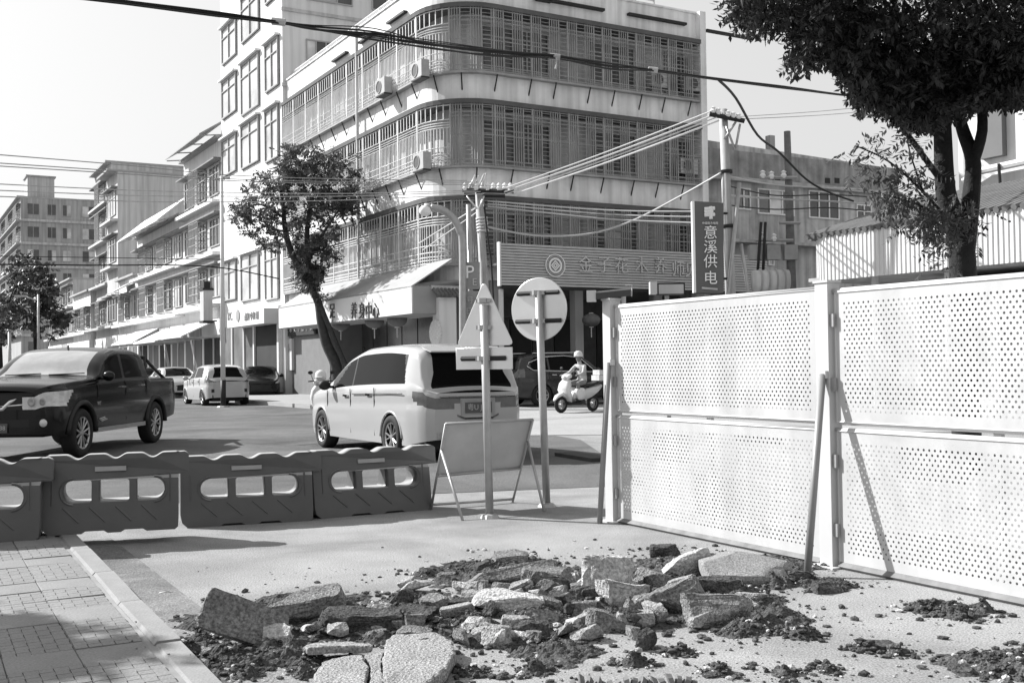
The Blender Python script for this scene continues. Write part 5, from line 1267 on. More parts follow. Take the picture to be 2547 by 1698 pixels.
def soil_h(x, y):
    m_ = 0.
    for c, s in GS:
        d2 = ((x-c.x)**2+(y-c.y)**2*1.0)/(s*s)
        if d2 < 5: m_ = max(m_, math.exp(-d2*1.1))
    if m_ < .12: return -1
    n = noise.fractal(Vector((x*7, y*7, 2.)), 1., 2., 4)*.030+noise.noise(Vector((x*26, y*26, 5.)))*.014+noise.noise(Vector((x*60, y*60, 1.)))*.006
    return (m_-.30)*.075+n*(.35+m_)-.002
mb = MB(); st = .016; idx = {}; x0g, x1g, y0g, y1g = -2.1, 2.75, 4.45, 7.6
nxg, nyg = int((x1g-x0g)/st), int((y1g-y0g)/st); hh = {}
for i in range(nxg+1):
    for j in range(nyg+1):
        h = soil_h(x0g+i*st, y0g+j*st)
        if h > -.5: hh[(i, j)] = h
for (i, j), h in hh.items():
    c4 = [(i, j), (i+1, j), (i+1, j+1), (i, j+1)]
    if all(c in hh for c in c4) and max(hh[c] for c in c4) > -.001:
        f_ = []
        for c in c4:
            if c not in idx: idx[c] = len(mb.v); mb.v.append((x0g+c[0]*st, y0g+c[1]*st, max(hh[c], -.02)))
            f_.append(idx[c])
        mb.f.append(tuple(f_))
so_ = mb.build('loose_soil', SOIL, smooth=False); tag(so_, 'dark loose soil spread among the broken paving', 'soil', kind='stuff')
# crumbs
def crumbs(name, label, n, seed, m_, pick, smin, smax):
    r = random.Random(seed); bm = bmesh.new(); bmesh.ops.create_icosphere(bm, subdivisions=1, radius=1); V = [v.co.copy() for v in bm.verts]; Fc = [tuple(v.index for v in f.verts) for f in bm.faces]; bm.free()
    mb = MB()
    for i in range(n):
        p = pick(r)
        if p is None: continue
        s = smin+(smax-smin)*r.random()**3; a = r.uniform(0, 6.28); k = (r.uniform(.7, 1.5), r.uniform(.7, 1.5), r.uniform(.45, .9))
        vs = []
        for v in V:
            q = v*r.uniform(.7, 1.15); q = Vector((q.x*k[0], q.y*k[1], q.z*k[2]))*s
            vs.append((p.x+q.x*math.cos(a)-q.y*math.sin(a), p.y+q.x*math.sin(a)+q.y*math.cos(a), max(p.z, 0)+q.z+s*.25))
        mb.add(vs, Fc)
    tag(mb.build(name, m_), label, 'rubble', kind='stuff')
def near(r):
    c, s = r.choice(GS); p = c+Vector((r.gauss(0, s*1.0), r.gauss(0, s*1.0), 0)); h = soil_h(p.x, p.y); p.z = max(0, h); return p
def wide(r):
    x = r.uniform(300, 2352); y = r.uniform(1300, 1568); p = G(x, y)
    if (p-k0).dot(kn) > 0 and (p-k0).dot(kd) > 0: p.z = KZ
    return p
crumbs('small_rubble', 'dark crumbs of soil and asphalt among the broken paving', 5200, 21, SOIL, near, .004, .024)
crumbs('small_rubble', 'pale chips of concrete among the broken paving', 900, 22, CONCC, near, .004, .022)
crumbs('grit', 'fine grit scattered over road and slabs', 700, 23, ASPC, wide, .003, .012)
# crumpled ribbed pipe at the bottom edge
q = G(1455, 1562, .03); rb_ = MB(); n = 17
for i in range(n):
    x = -.25+.5*i/(n-1); s = 1 if i % 2 else .72; rb_.tube([(x-.010, 0, .012*math.sin(i)), (x+.010, 0, .012*math.sin(i+1))], [.045*s*(.8+.3*math.sin(i*.7)), .03*s], 9)
o = rb_.build('ribbed_pipe', mat('crushed_pipe', .14, .6, .3, 9)); o.location = (q.x, q.y-.02, .02); o.rotation_euler = (0, 0, .06); tag(o, 'crumpled dark ribbed pipe lying at the bottom edge', 'pipe')
q = G(375, 1358, .01); mb = MB(); mb.hexa([(-.03, -.01, 0), (.03, 0, 0), (.035, .015, 0), (-.02, .012, 0)], [(-.03, -.01, .004), (.03, 0, .012), (.035, .015, .008), (-.02, .012, .004)])
o = mb.build('paper_scrap', INKW); o.location = (q.x, q.y, .002); o.rotation_euler = (0, 0, .5); tag(o, 'tiny white scrap of paper on the road beside the kerb', 'litter')
tw_ = MB(); a_, b_ = G(1570, 1660*.943, .01), G(1662, 1556, .01)
# drain edge further back on the road
q = G(1340, 1048, .03); mb = MB(); d0 = (G(1386, 1053)-G(1302, 1040)); mb.box((0, 0, .02), (d0.length, .35, .07), math.atan2(d0.y, d0.x)); o = mb.build('kerb_block', mat('dark_kerb', .05, .9, .2, 4)); o.location = (q.x, q.y, .0); tag(o, 'dark kerb edge on the road between the round sign and the hoarding', 'kerb')
# ================================================================== vehicles
def wheel(par, x, y, r_, wd, side, spokes=5, m_rim=RIM, twin=False):
    M = Matrix.Translation((x, y, r_)) @ Matrix.Rotation(-side*math.pi/2, 4, 'X')          # local z points outwards
    mb = MB(); rr = r_*.66
    mb.lathe([(rr*.96, -wd/2), (r_*.93, -wd/2), (r_*.99, -wd*.36), (r_, -wd*.15), (r_, wd*.15), (r_*.99, wd*.36), (r_*.93, wd/2), (rr*1.04, wd/2), (rr, wd*.42), (rr*.98, wd*.1), (.001, wd*.1)], 30, M)
    w_ = mb.build('wheel', TYRE, par, smooth=True)
    mb = MB()
    mb.lathe([(rr*.9, wd*.40), (rr, wd*.47), (rr*1.02, wd*.44), (rr, wd*.3)], 30, M)
    for k in range(spokes):
        a = 2*math.pi*k/spokes
        for da in ((-.16, .16) if twin else (0,)):
            p, q = Vector((math.cos(a)*rr*.15, math.sin(a)*rr*.15, wd*.36)), Vector((math.cos(a+da*1.6)*rr*.95, math.sin(a+da*1.6)*rr*.95, wd*.42))
            mb.tube([M @ p, M @ q], [rr*.085, rr*.10] if not twin else [rr*.06, rr*.06], 5)
    mb.lathe([(.001, wd*.44), (rr*.2, wd*.42), (rr*.22, wd*.2)], 14, M)
    mb.build('rim', m_rim, w_, smooth=False)
    return w_
def car(name, label, cat, loc, fwd, T, group=None):
    rz = math.atan2(fwd.y, fwd.x); t = thing(name, label, cat, (loc.x, loc.y, T.get('z', 0.)), rz, group)
    L = T['L']; zt, plan, belt, z0t = T['zt'], T['plan'], T['belt'], T['z0']; tum = T.get('tum', .22); crown = T.get('crown', .035)
    step = T.get('step', .05); n = int(L/step); xs = sorted(set([round(L*i/n, 4) for i in range(n+1)]+[round(c, 4) for c in T.get('xs', [])]))
    NLo, NU, NT = 16, 12, 9; rings = []
    for x in xs:
        zz = smooth_tab(zt, x); w_ = smooth_tab(plan, x); b = lerp(belt, x); z0 = lerp(z0t, x); zb = min(b, zz-.03)
        ring = []
        for i in range(NLo+1):
            f = i/NLo; z = z0+(zb-z0)*f; y = w_*(.955+.045*math.sin(math.pi*min(1, f*.75+.12)))
            y -= T.get('crease', .012)*math.exp(-((f-.72)/.07)**2)
            ring.append((y, z, 'low', f))
        ys = ring[-1][0]; h = zz-zb; rc = min(.11, h*.55)
        for i in range(1, NU+1):
            f = i/NU; z = zb+h*f; y = ys-.012-tum*(z-zb)
            if z > zz-rc: e = (z-(zz-rc))/rc; y -= rc*.9*(1-math.sqrt(max(0, 1-e*e)))
            ring.append((y, z, 'up', f))
        yt = ring[-1][0]
        for i in range(1, NT+1):
            f = i/NT; y = yt*(1-f); ring.append((y, zz+crown*(1-(1-f)**2), 'top', f))
        rings.append(ring)
    m_ = len(rings[0]); groups = {}; V = []
    X = lambda x: L/2-x
    for x, ring in zip(xs, rings):
        for (y, z, _, _2) in ring: V.append((X(x), y, z))
    for x, ring in zip(xs, rings):
        for (y, z, _, _2) in ring: V.append((X(x), -y, z))
    half = len(xs)*m_
    def cls(x, y, z, part, f, sd):
        for wx, wr in T['arches']:
            if part == 'low' and (x-wx)**2+(z-T['wr'])**2 < wr*wr: return None
        g = T['cls'](x, y, z, part, f)
        return g
    wins = T['wins']
    def cl2(x, y, z, part, f, sd):
        if part == 'up':
            for k, (ab, at_, bb, bt) in enumerate(wins):
                if .07 < f < .82:
                    lo, hi = ab+(at_-ab)*f, bb+(bt-bb)*f
                    if lo < x < hi: return ('side_window', k, sd)
        if part == 'top':
            a, b = T['ws']
            if a < x < b and f > .10: return ('windscreen', 0, 0)
            if T.get('rw'):
                a, b = T['rw']
                if a < x < b and f > T.get('rwf', .14): return ('rear_window', 0, 0)
        return cls(x, y, z, part, f, sd)
    for i in range(len(xs)-1):
        for j in range(m_-1):
            xm = (xs[i]+xs[i+1])/2; p, q = rings[i][j], rings[i+1][j+1]; part = rings[i][j+1][2]
            ym, zm, fm = (p[0]+q[0])/2, (rings[i][j][1]+rings[i][j+1][1]+rings[i+1][j][1]+rings[i+1][j+1][1])/4, (rings[i][j+1][3]+(rings[i][j][3] if rings[i][j][2] == part else 0))/2
            a, b, c, d = i*m_+j, (i+1)*m_+j, (i+1)*m_+j+1, i*m_+j+1
            for sd in (1, -1):
                g = cl2(xm, ym*sd, zm, part, fm, sd)
                if g is None: continue
                if isinstance(g, str): g = (g, 0, 0 if g in ('body', 'hood', 'bed_cover') else sd)
                o = 0 if sd > 0 else half
                groups.setdefault(g, []).append((a+o, b+o, c+o, d+o) if sd > 0 else (d+o, c+o, b+o, a+o))
    # end caps
    for ei, (i, x) in enumerate(((0, xs[0]), (len(xs)-1, xs[-1]))):
        ring = rings[i]; NC = 14
        rows = []
        for (y, z, _, _2) in ring[:NLo+NU+1]:
            rows.append([len(V)+k for k in range(NC+1)])
            for k in range(NC+1): 
                f = 1-2*k/NC; V.append((X(x)+(.05 if ei == 0 else -.05)*(1-f*f)*T.get('capb', 1), y*f, z))
        for j in range(len(rows)-1):
            for k in range(NC):
                f = 1-2*(k+.5)/NC; zm = (ring[j][1]+ring[j+1][1])/2
                g = T['cls'](x, ring[j][0]*f, zm, 'front' if ei == 0 else 'rear', (j+.5)/NLo if j < NLo else 2) or 'body'
                if isinstance(g, str): g = (g, 0, 0 if g in ('body', 'bumper', 'grille') else (1 if f > 0 else -1))
                q = (rows[j][k], rows[j+1][k], rows[j+1][k+1], rows[j][k+1])
                groups.setdefault(g, []).append(q if ei == 0 else q[::-1])
    par = {}
    for g, fs in sorted(groups.items(), key=lambda kv: (kv[0][0] != 'body', str(kv[0]))):
        mp = {}; vs = []; ff = []
        for f in fs:
            nf = []
            for v in f:
                if v not in mp: mp[v] = len(vs); vs.append(V[v])
                nf.append(mp[v])
            ff.append(tuple(nf))
        mb = MB(); mb.v = vs; mb.f = ff
        par[g] = mb.build(g[0], T['mats'].get(g[0], T['paint']), t, smooth=True)
    # wheels, wells, underbody
    w0 = max(p for _, p in plan)
    mb = MB(); z0 = lerp(z0t, L/2); mb.bx((-(L/2-.18), -(w0-.3), z0-.04), ((L/2-.18), (w0-.3), .55)); mb.build('underbody', DARK, t)
    for wx, wr in T['arches']:
        for sd in (1, -1):
            wheel(t, X(wx), sd*(w0-.115), T['wr'], .22, sd, T.get('spokes', 5), T.get('rim', RIM), T.get('twin', False))
            mb = MB(); yy = sd*(w0*.985)
            a0 = 0; pts = []
            for k in range(17):
                a = math.pi*k/16; px, pz = wx+wr*1.01*math.cos(a), T['wr']+wr*1.01*math.sin(a)
                pts.append((X(px), sd*(smooth_tab(plan, px)*.99-.004), pz))
            mb.tube(pts, T.get('lip', .022), 6); mb.build('wheel_arch', T.get('archm', T['paint']), t, smooth=True)
    for k, (ab, at_, bb, bt) in enumerate(wins):                      # dark trim lines under the side glass
        pass
    for sd in (1, -1):
        mx, mz = T['mirror']; yw = smooth_tab(plan, mx)
        mb = MB(); mb.ball((X(mx), sd*(yw+.10), mz), .11, 10, 7, (.6, .95, .75)); mb.bx((X(mx)-.03, min(sd*(yw-.05), sd*(yw+.06)), mz-.05), (X(mx)+.03, max(sd*(yw-.05), sd*(yw+.06)), mz-.01)); mb.build('mirror', T.get('mirm', T['paint']), t, smooth=True)
        for hx in T.get('handles', ()):
            zz = lerp(belt, hx)-.10; yy = smooth_tab(plan, hx); mb = MB(); mb.bx((X(hx)-.09, sd*yy*.985-.02, zz-.015), (X(hx)+.09, sd*yy*.985+.03 if sd > 0 else sd*yy*.985+.02, zz+.015)); mb.v = [(v[0], v[1]+(.0 if sd > 0 else -.015), v[2]) for v in mb.v]; mb.build('door_handle', T.get('hm', CHROME), t)
        for sx in T.get('seams', ()):
            z_a, z_b = lerp(z0t, sx)+.1, lerp(belt, sx); yy = smooth_tab(plan, sx)
            mb = MB(); mb.bar((X(sx), sd*yy*.982, z_a), (X(sx), sd*yy*.992, z_b), .010); mb.build('door_seam', BLACK, t)
    return t, X
def plate_on(t, s, c, xa, w_=.44, h_=.14, size=.1):
    M = frame_m(c, xa, Z); n = Vector(xa).cross(Z)
    mb = MB(); me = plate([[(-w_/2, -h_/2), (w_/2, -h_/2), (w_/2, h_/2), (-w_/2, h_/2)]], .006); me.transform(M); o = link('number_plate', me, PLATE, t)
    me = text(s, size, .002); M2 = frame_m(Vector(c)+n*.009, xa, Z); me.transform(M2); link('plate_lettering', me, mat('plate_letters', .42, .5), o)
# --- white people carrier, seen from behind
def cls_mpv(x, y, z, part, f):
    if part in ('low', 'rear') and x > 4.50+max(0, .8-f)*1.2 and .69 < f < .94 and (abs(y) > .33 or f > .80 and abs(y) > .28): return 'tail_lamp'
    if part == 'up' and 1.4 < x < 4.2 and .07 < f < .82: return 'pillar'
    if part == 'front' and z < .5: return 'grille'
    return 'body'
TM = dict(L=4.85, zt=[(0, .60), (.06, .74), (.3, .88), (.85, 1.0), (1.12, 1.06), (1.6, 1.33), (2.05, 1.53), (2.6, 1.64), (3.4, 1.66), (4.1, 1.625), (4.42, 1.575), (4.52, 1.49), (4.60, 1.31), (4.68, 1.12), (4.73, 1.03), (4.79, .995), (4.85, .97)],
          plan=[(0, .50), (.06, .66), (.2, .79), (.5, .875), (1.2, .91), (3.6, .91), (4.3, .89), (4.6, .83), (4.75, .76), (4.85, .66)], belt=[(0, .9), (1.1, .97), (3.0, 1.03), (4.4, 1.06), (4.85, 1.02)],
          z0=[(0, .3), (.5, .22), (4.3, .22), (4.85, .32)], tum=.24, arches=[(.95, .365), (3.85, .365)], wr=.325, wins=[(1.30, 2.15, 2.25, 2.25), (2.30, 2.30, 3.30, 3.30), (3.32, 3.32, 4.30, 4.06)], ws=(1.12, 2.1), rw=(4.46, 4.735), rwf=.10,
          cls=cls_mpv, paint=CARW, mats=dict(windscreen=CARGL, rear_window=CARGL, side_window=CARGL, tail_lamp=TAIL, grille=BLACK, pillar=BLACK), mirror=(1.42, 1.06), mirm=BLACK, handles=(2.1, 3.05), seams=(1.25, 2.28, 3.25), xs=[4.1, 4.12, 4.14, 4.16, 4.18, 4.2, 4.22, 4.24, 4.26, 4.28, 4.3, 4.32, 4.44, 4.46, 4.48, 4.5, 4.52, 4.54, 4.56, 4.58, 4.60, 4.62, 4.64, 4.66, 4.68, 4.70, 4.72, 4.735, 4.75, 4.76, 4.78, 4.81, 4.83], step=.045, spokes=5, twin=True)
fw_ = G(752, 1027); cen_ = fw_-NL*.80-LV*1.475
mp, X = car('people_carrier', 'white people carrier seen from behind in the middle of the crossing', 'car', cen_, LV, TM)
xr = X(4.85)-.035
plate_on(mp, '粤U J·31', (xr-.028, 0, .76), (0, -1, 0), .42, .15, .105)
mb = MB(); mb.bx((xr-.022, -.27, .66), (xr+.03, .27, .87)); mb.build('plate_recess', mat('recess_grey', .3, .5), mp)
mb = MB(); mb.tube([(xr-.012, -.60, .915), (xr-.03, 0, .905), (xr-.012, .60, .915)], .018, 6); mb.build('chrome_bar', CHROME, mp)
mb = MB(); mb.tube([(xr-.0, -.33, .655), (xr-.03, -.22, .61), (xr-.03, .22, .61), (xr-.0, .33, .655)], .014, 6); mb.build('chrome_bar', CHROME, mp)
mb = MB(); mb.tube([(X(4.72), -.30, 1.075), (X(4.60), -.02, 1.19)], .010, 5); mb.build('rear_wiper', BLACK, mp)
mb = MB(); mb.hexa([(X(4.40), -.62, 1.60), (X(4.58), -.58, 1.545), (X(4.58), .58, 1.545), (X(4.40), .62, 1.60)], [(X(4.36), -.62, 1.635), (X(4.585), -.58, 1.565), (X(4.585), .58, 1.565), (X(4.36), .62, 1.635)]); mb.build('roof_spoiler', CARW, mp)
for sd in (1, -1):
    mb = MB(); mb.tube([(X(2.4), sd*.915, .93), (X(3.5), sd*.918, .955), (X(4.28), sd*.902, .965)], .008, 5); mb.build('slide_rail', BLACK, mp)
mb = MB(); mb.bx((xr-.012, -.62, .34), (xr+.08, .62, .42)); mb.build('rear_valance', BARD, mp)
# --- black pickup truck, seen from the front
def cls_pick(x, y, z, part, f):
    if part == 'top' and x > 3.86: return 'bed_cover'
    if part == 'top' and x < 1.42: return 'hood'
    if part == 'low' and x < .40+(f-.62)*.75 and .62 < f < .94: return 'headlamp'
    if part == 'front':
        if abs(y) > .44 and .62 < f < .94: return 'headlamp'
        if abs(y) < .42 and .78 < z < 1.0: return 'grille'
        if abs(y) < .5 and .52 < z < .64: return 'grille'
    return 'body'
TP = dict(L=5.25, zt=[(0, 1.04), (.04, 1.10), (.2, 1.15), (.7, 1.195), (1.3, 1.23), (1.46, 1.25), (1.85, 1.50), (2.25, 1.66), (2.7, 1.725), (3.2, 1.725), (3.6, 1.68), (3.70, 1.60), (3.78, 1.30), (3.84, 1.20), (4.4, 1.19), (5.15, 1.19), (5.25, 1.13)],
          plan=[(0, .60), (.05, .72), (.18, .83), (.45, .90), (1.0, .925), (4.8, .925), (5.15, .905), (5.25, .86)], belt=[(0, 1.08), (1.4, 1.16), (3.7, 1.19), (5.25, 1.16)], z0=[(0, .42), (.4, .36), (1.4, .40), (4.5, .42), (5.25, .5)],
          tum=.22, arches=[(.93, .47), (4.08, .47)], wr=.385, wins=[(1.62, 2.12, 2.62, 2.62), (2.72, 2.72, 3.52, 3.38)], ws=(1.48, 2.27), cls=cls_pick, paint=CARB,
          mats=dict(windscreen=WSHIELD, side_window=CARGL, headlamp=LAMP, grille=BLACK, bed_cover=SEATM, hood=CARB), mirror=(1.66, 1.26), mirm=CARB, handles=(2.52, 3.4), hm=CHROME, seams=(1.5, 2.67, 3.62), xs=[i*.02 for i in range(1, 34)]+[3.66, 3.68, 3.72, 3.74, 3.76, 3.80, 3.82], step=.05, spokes=6, twin=True, lip=.045, archm=mat('arch_plastic', .02, .55, .2), capb=1.6)
pf, pr_ = G(178, 1050), G(340, 1018); hv = (pf-pr_).normalized(); rt = Vector((hv.y, -hv.x, 0))
cen_ = pf-hv*(5.25/2-.93)+rt*.81
if True: cen_ = pf - hv*(2.625-.93) + rt*.82
pt, X = car('pickup_truck', 'black double cab pickup truck facing the camera at the left', 'pickup truck', cen_, hv, TP)
xf = X(0)+.08
plate_on(pt, '粤U·YI538', (xf+.012, 0, .52), (0, 1, 0), .44, .14, .09)
mb = MB()
for k in (-1, 1): mb.tube([(xf-.02, k*.03, .80), (xf-.025, k*.14, .80), (xf-.035, k*.24, .90), (xf-.055, k*.34, .955), (xf-.085, k*.47, .985)], [.035, .038, .034, .028, .02], 8)
mb.build('grille_bar', CHROME, pt, smooth=True)
mb = MB(); mb.tube([(xf-.05, -.42, .86), (xf-.02, -.2, .845), (xf-.02, .2, .845), (xf-.05, .42, .86)], .018, 6); mb.build('grille_bar', CHROME, pt, smooth=True)
mb = MB(); mb.lathe([(.001, .03), (.085, .025), (.10, 0), (.08, -.02)], 20, frame_m((xf+.0, 0, .885), (0, 1, 0), (0, 0, 1))); mb.build('badge', CHROME, pt, smooth=True)
for k in (-1, 1):
    mb = MB(); mb.lathe([(.001, .015), (.05, .01), (.062, -.005), (.05, -.02)], 16, frame_m((X(.06)+.035, k*.70, .585), (0, 1, 0), (0, 0, 1))); mb.build('fog_lamp', LAMP, pt, smooth=True)
    mb = MB(); mb.tube([(X(3.86), k*.80, 1.16), (X(3.92), k*.76, 1.58), (X(4.15), k*.78, 1.46), (X(4.85), k*.82, 1.16)], .035, 7); mb.build('roll_bar', CARB, pt, smooth=True)
    mb = MB(); mb.bx((X(3.55), k*.86-.06, .36), (X(1.45), k*.86+.06, .43)); mb.build('side_step', METAL, pt)
for k in (-1, 1):
    for (yy, xx, rr_) in ((.56, .015, .062), (.70, .075, .05)):
        mb = MB(); mb.lathe([(.001, .004), (rr_*.6, .012), (rr_, .02), (rr_*1.08, .008)], 16, frame_m((X(xx)+.045, k*yy, .90), Vector((.3, k*1., 0)) if k > 0 else Vector((-.3, k*-1.*-1, 0))*-1, (0, 0, 1))); mb.build('headlamp_projector', METAL, pt, smooth=True)
mb = MB(); mb.tube([(X(3.92), -.76, 1.58), (X(3.92), .76, 1.58)], .035, 7); mb.build('roll_bar', CARB, pt, smooth=True)
for k in (-1, 1):
    mb = MB(); mb.tube([(X(1.49), k*.36-.25, 1.296), (X(1.53), k*.36+.32, 1.315)], .009, 5); mb.build('wiper', BLACK, pt)
mb = MB(); mb.lathe([(.02, 0), (.012, .05), (.001, .06)], 6, Matrix.Translation((X(2.45), 0, 1.74))); mb.build('aerial', BLACK, pt)
me = text('WT', .09, .002); me.transform(frame_m((X(1.52), .925, .82), (-1, 0, 0), Z)); link('door_decal', me, WALLG2, pt)
for dz, sx in ((.0, .0), (-.018, .05), (.02, -.04)):
    mb = MB(); mb.bar((X(1.56)-sx, .925, .55+dz), (X(1.78)-sx, .925, .575+dz), .012); mb.build('door_decal', WALLG2, pt)
# --- other cars
def cls_h(x, y, z, part, f):
    L = cls_h.L
    if part in ('low', 'up', 'rear') and x > L-.42 and cls_h.t0 < z < cls_h.t1 and abs(y) > .5: return 'tail_lamp'
    if part in ('low', 'front') and x < .5 and .62 < z < .80 and abs(y) > .45: return 'headlamp'
    if part == 'front' and abs(y) < .45 and .35 < z < .6: return 'grille'
    return 'body'
def mkcls(L, t0, t1):
    def c(x, y, z, part, f):
        if part in ('low', 'up', 'rear') and x > L-.40 and t0 < z < t1 and abs(y) > .48: return 'tail_lamp'
        if part in ('low', 'front') and x < .5 and t0-.12 < z < t1-.1 and abs(y) > .45: return 'headlamp'
        if part == 'front' and abs(y) < .45 and .35 < z < .6: return 'grille'
        return 'body'
    return c
CM = dict(windscreen=CARGL, rear_window=CARGL, side_window=CARGL, tail_lamp=TAIL, headlamp=LAMP, grille=BLACK)
TH_ = dict(L=4.0, zt=[(0, .6), (.06, .72), (.4, .88), (.85, .98), (1.0, 1.02), (1.6, 1.33), (2.0, 1.45), (2.5, 1.48), (3.1, 1.46), (3.45, 1.39), (3.62, 1.28), (3.76, 1.08), (3.84, .99), (3.93, .94), (4.0, .88)], plan=[(0, .5), (.06, .64), (.25, .78), (.6, .84), (3.3, .845), (3.75, .80), (3.92, .72), (4.0, .60)], belt=[(0, .85), (1.0, .92), (3.0, 1.0), (4., .98)], z0=[(0, .28), (.4, .2), (3.5, .2), (4, .3)], tum=.36, arches=[(.78, .33), (3.31, .33)], wr=.29, wins=[(1.2, 1.75, 2.05, 2.05), (2.12, 2.12, 3.25, 3.0)], ws=(1.0, 1.8), rw=(3.46, 3.82), rwf=.2, cls=mkcls(4.0, .86, 1.10), paint=CARW, mats=CM, mirror=(1.3, 1.0), handles=(1.9, 2.8), seams=(1.1, 2.08, 2.95), xs=[3.6, 3.62, 3.64, 3.66, 3.68, 3.72, 3.74, 3.76, 3.78, 3.82, 3.84, 3.86, 3.88, 3.97], step=.06)
rax = (G(470, 931)+G(561, 929))/2; c_h = rax+LV*(4.0/2-(4.0-3.31))
hb, X = car('hatchback', 'white hatchback seen from behind beside the slim white pole', 'car', c_h, LV, TH_)
for k in (-1, 1):
    mb = MB(); mb.box((X(3.99)+.0, k*.60, .55), (.04, .10, .12)); mb.build('rear_reflector', BLACK, hb)
mb = MB(); mb.bx((X(4.0)-.0, -.62, .30), (X(4.0)+.08, .62, .40)); mb.build('rear_valance', BLACK, hb); plate_on(hb, '粤U', (X(4.0)-.005+.045, 0, .74), (0, -1, 0), .42, .13, .09)
TS = dict(TH_, L=4.6, zt=[(0, .6), (.06, .7), (.5, .86), (1.15, .97), (1.3, 1.0), (1.9, 1.32), (2.3, 1.42), (2.9, 1.43), (3.3, 1.37), (3.9, 1.09), (4.1, 1.04), (4.5, 1.02), (4.6, .93)], plan=[(0, .5), (.06, .66), (.25, .8), (.6, .87), (3.8, .88), (4.4, .82), (4.55, .74), (4.6, .66)], belt=[(0, .85), (1.2, .92), (3.6, .99), (4.6, .98)], z0=[(0, .28), (.4, .2), (4.1, .2), (4.6, .3)], arches=[(.9, .34), (3.6, .34)], wr=.31, wins=[(1.5, 2.05, 2.4, 2.4), (2.46, 2.46, 3.5, 3.2)], ws=(1.3, 2.1), rw=(3.3, 3.9), cls=mkcls(4.6, .78, .96), mirror=(1.55, 1.0), handles=(2.2, 3.1), seams=(1.35, 2.43, 3.3), xs=[], step=.09)
def rest(x, y, Yd): p = AT(x, y, Yd); p.z = 0; return p
car('sedan', 'silver sedan parked half hidden behind the white hatchback', 'car', rest(402, 890, 53.), -LV, dict(TS, paint=CARS))
car('sedan', 'dark sedan parked left of the silver one behind the pickup bed', 'car', rest(345, 880, 60.), -LV, dict(TS, paint=CARG))
car('sedan', 'black car parked in the shop entrance right of the white hatchback', 'car', rest(598, 890, 52.), -RV*.3-LV, dict(TS, paint=CARB))
car('sedan', 'dark car roof showing at the far left behind the pickup windscreen', 'car', rest(22, 850, 42.), LV, dict(TS, paint=CARG))
TU = dict(TH_, L=4.7, zt=[(0, .75), (.06, .9), (.5, 1.0), (1.2, 1.1), (1.35, 1.13), (1.9, 1.52), (2.4, 1.68), (3.0, 1.71), (3.8, 1.68), (4.25, 1.60), (4.38, 1.48), (4.5, 1.2), (4.58, 1.1), (4.7, 1.0)], plan=[(0, .55), (.06, .7), (.25, .84), (.6, .92), (3.9, .93), (4.4, .86), (4.6, .78), (4.7, .68)], belt=[(0, .95), (1.3, 1.05), (3.0, 1.1), (4.7, 1.16)], z0=[(0, .34), (.4, .28), (4.2, .28), (4.7, .36)], arches=[(.95, .40), (3.7, .40)], wr=.36, wins=[(1.55, 2.1, 2.5, 2.5), (2.56, 2.56, 3.4, 3.4), (3.44, 3.44, 4.15, 3.9)], ws=(1.35, 2.15), rw=(4.28, 4.52), cls=mkcls(4.7, .92, 1.2), paint=CARG, mirror=(1.62, 1.15), handles=(2.35, 3.25), seams=(1.45, 2.53, 3.42), xs=[4.28, 4.3, 4.33, 4.36, 4.4, 4.43, 4.46, 4.49, 4.52], step=.07)
nc = AT(1184, 900, 34.4); nc.z = 0                                    # near rear corner
su, X = car('dark_suv', 'dark sport utility vehicle parked below the slatted sign behind the scooter rider', 'car', nc+RV*2.35-NR*.93, RV, TU)
for sd in (1, -1):
    mb = MB(); y_ = lambda f: sd*(.905-.012-.22*f)
    pts = [(X(1.62), y_(.04), 1.09), (X(2.2), y_(.44), 1.56), (X(2.8), y_(.50), 1.62), (X(3.6), y_(.47), 1.585), (X(4.12), y_(.33), 1.42), (X(4.22), y_(.2), 1.30), (X(4.0), y_(.06), 1.16), (X(3.0), y_(.03), 1.12), (X(1.62), y_(.02), 1.08)]
    mb.tube(pts, .014, 5); mb.build('window_trim', CHROME, su)
    mb = MB(); mb.tube([(X(2.1), sd*.68, 1.72), (X(3.9), sd*.68, 1.71)], .018, 6); mb.build('roof_rail', CHROME, su)
mb = MB(); mb.tube([(X(4.69)+.0, -.6, 1.0), (X(4.7)+.02, .6, 1.0)], .022, 6); mb.build('chrome_bar', CHROME, su)
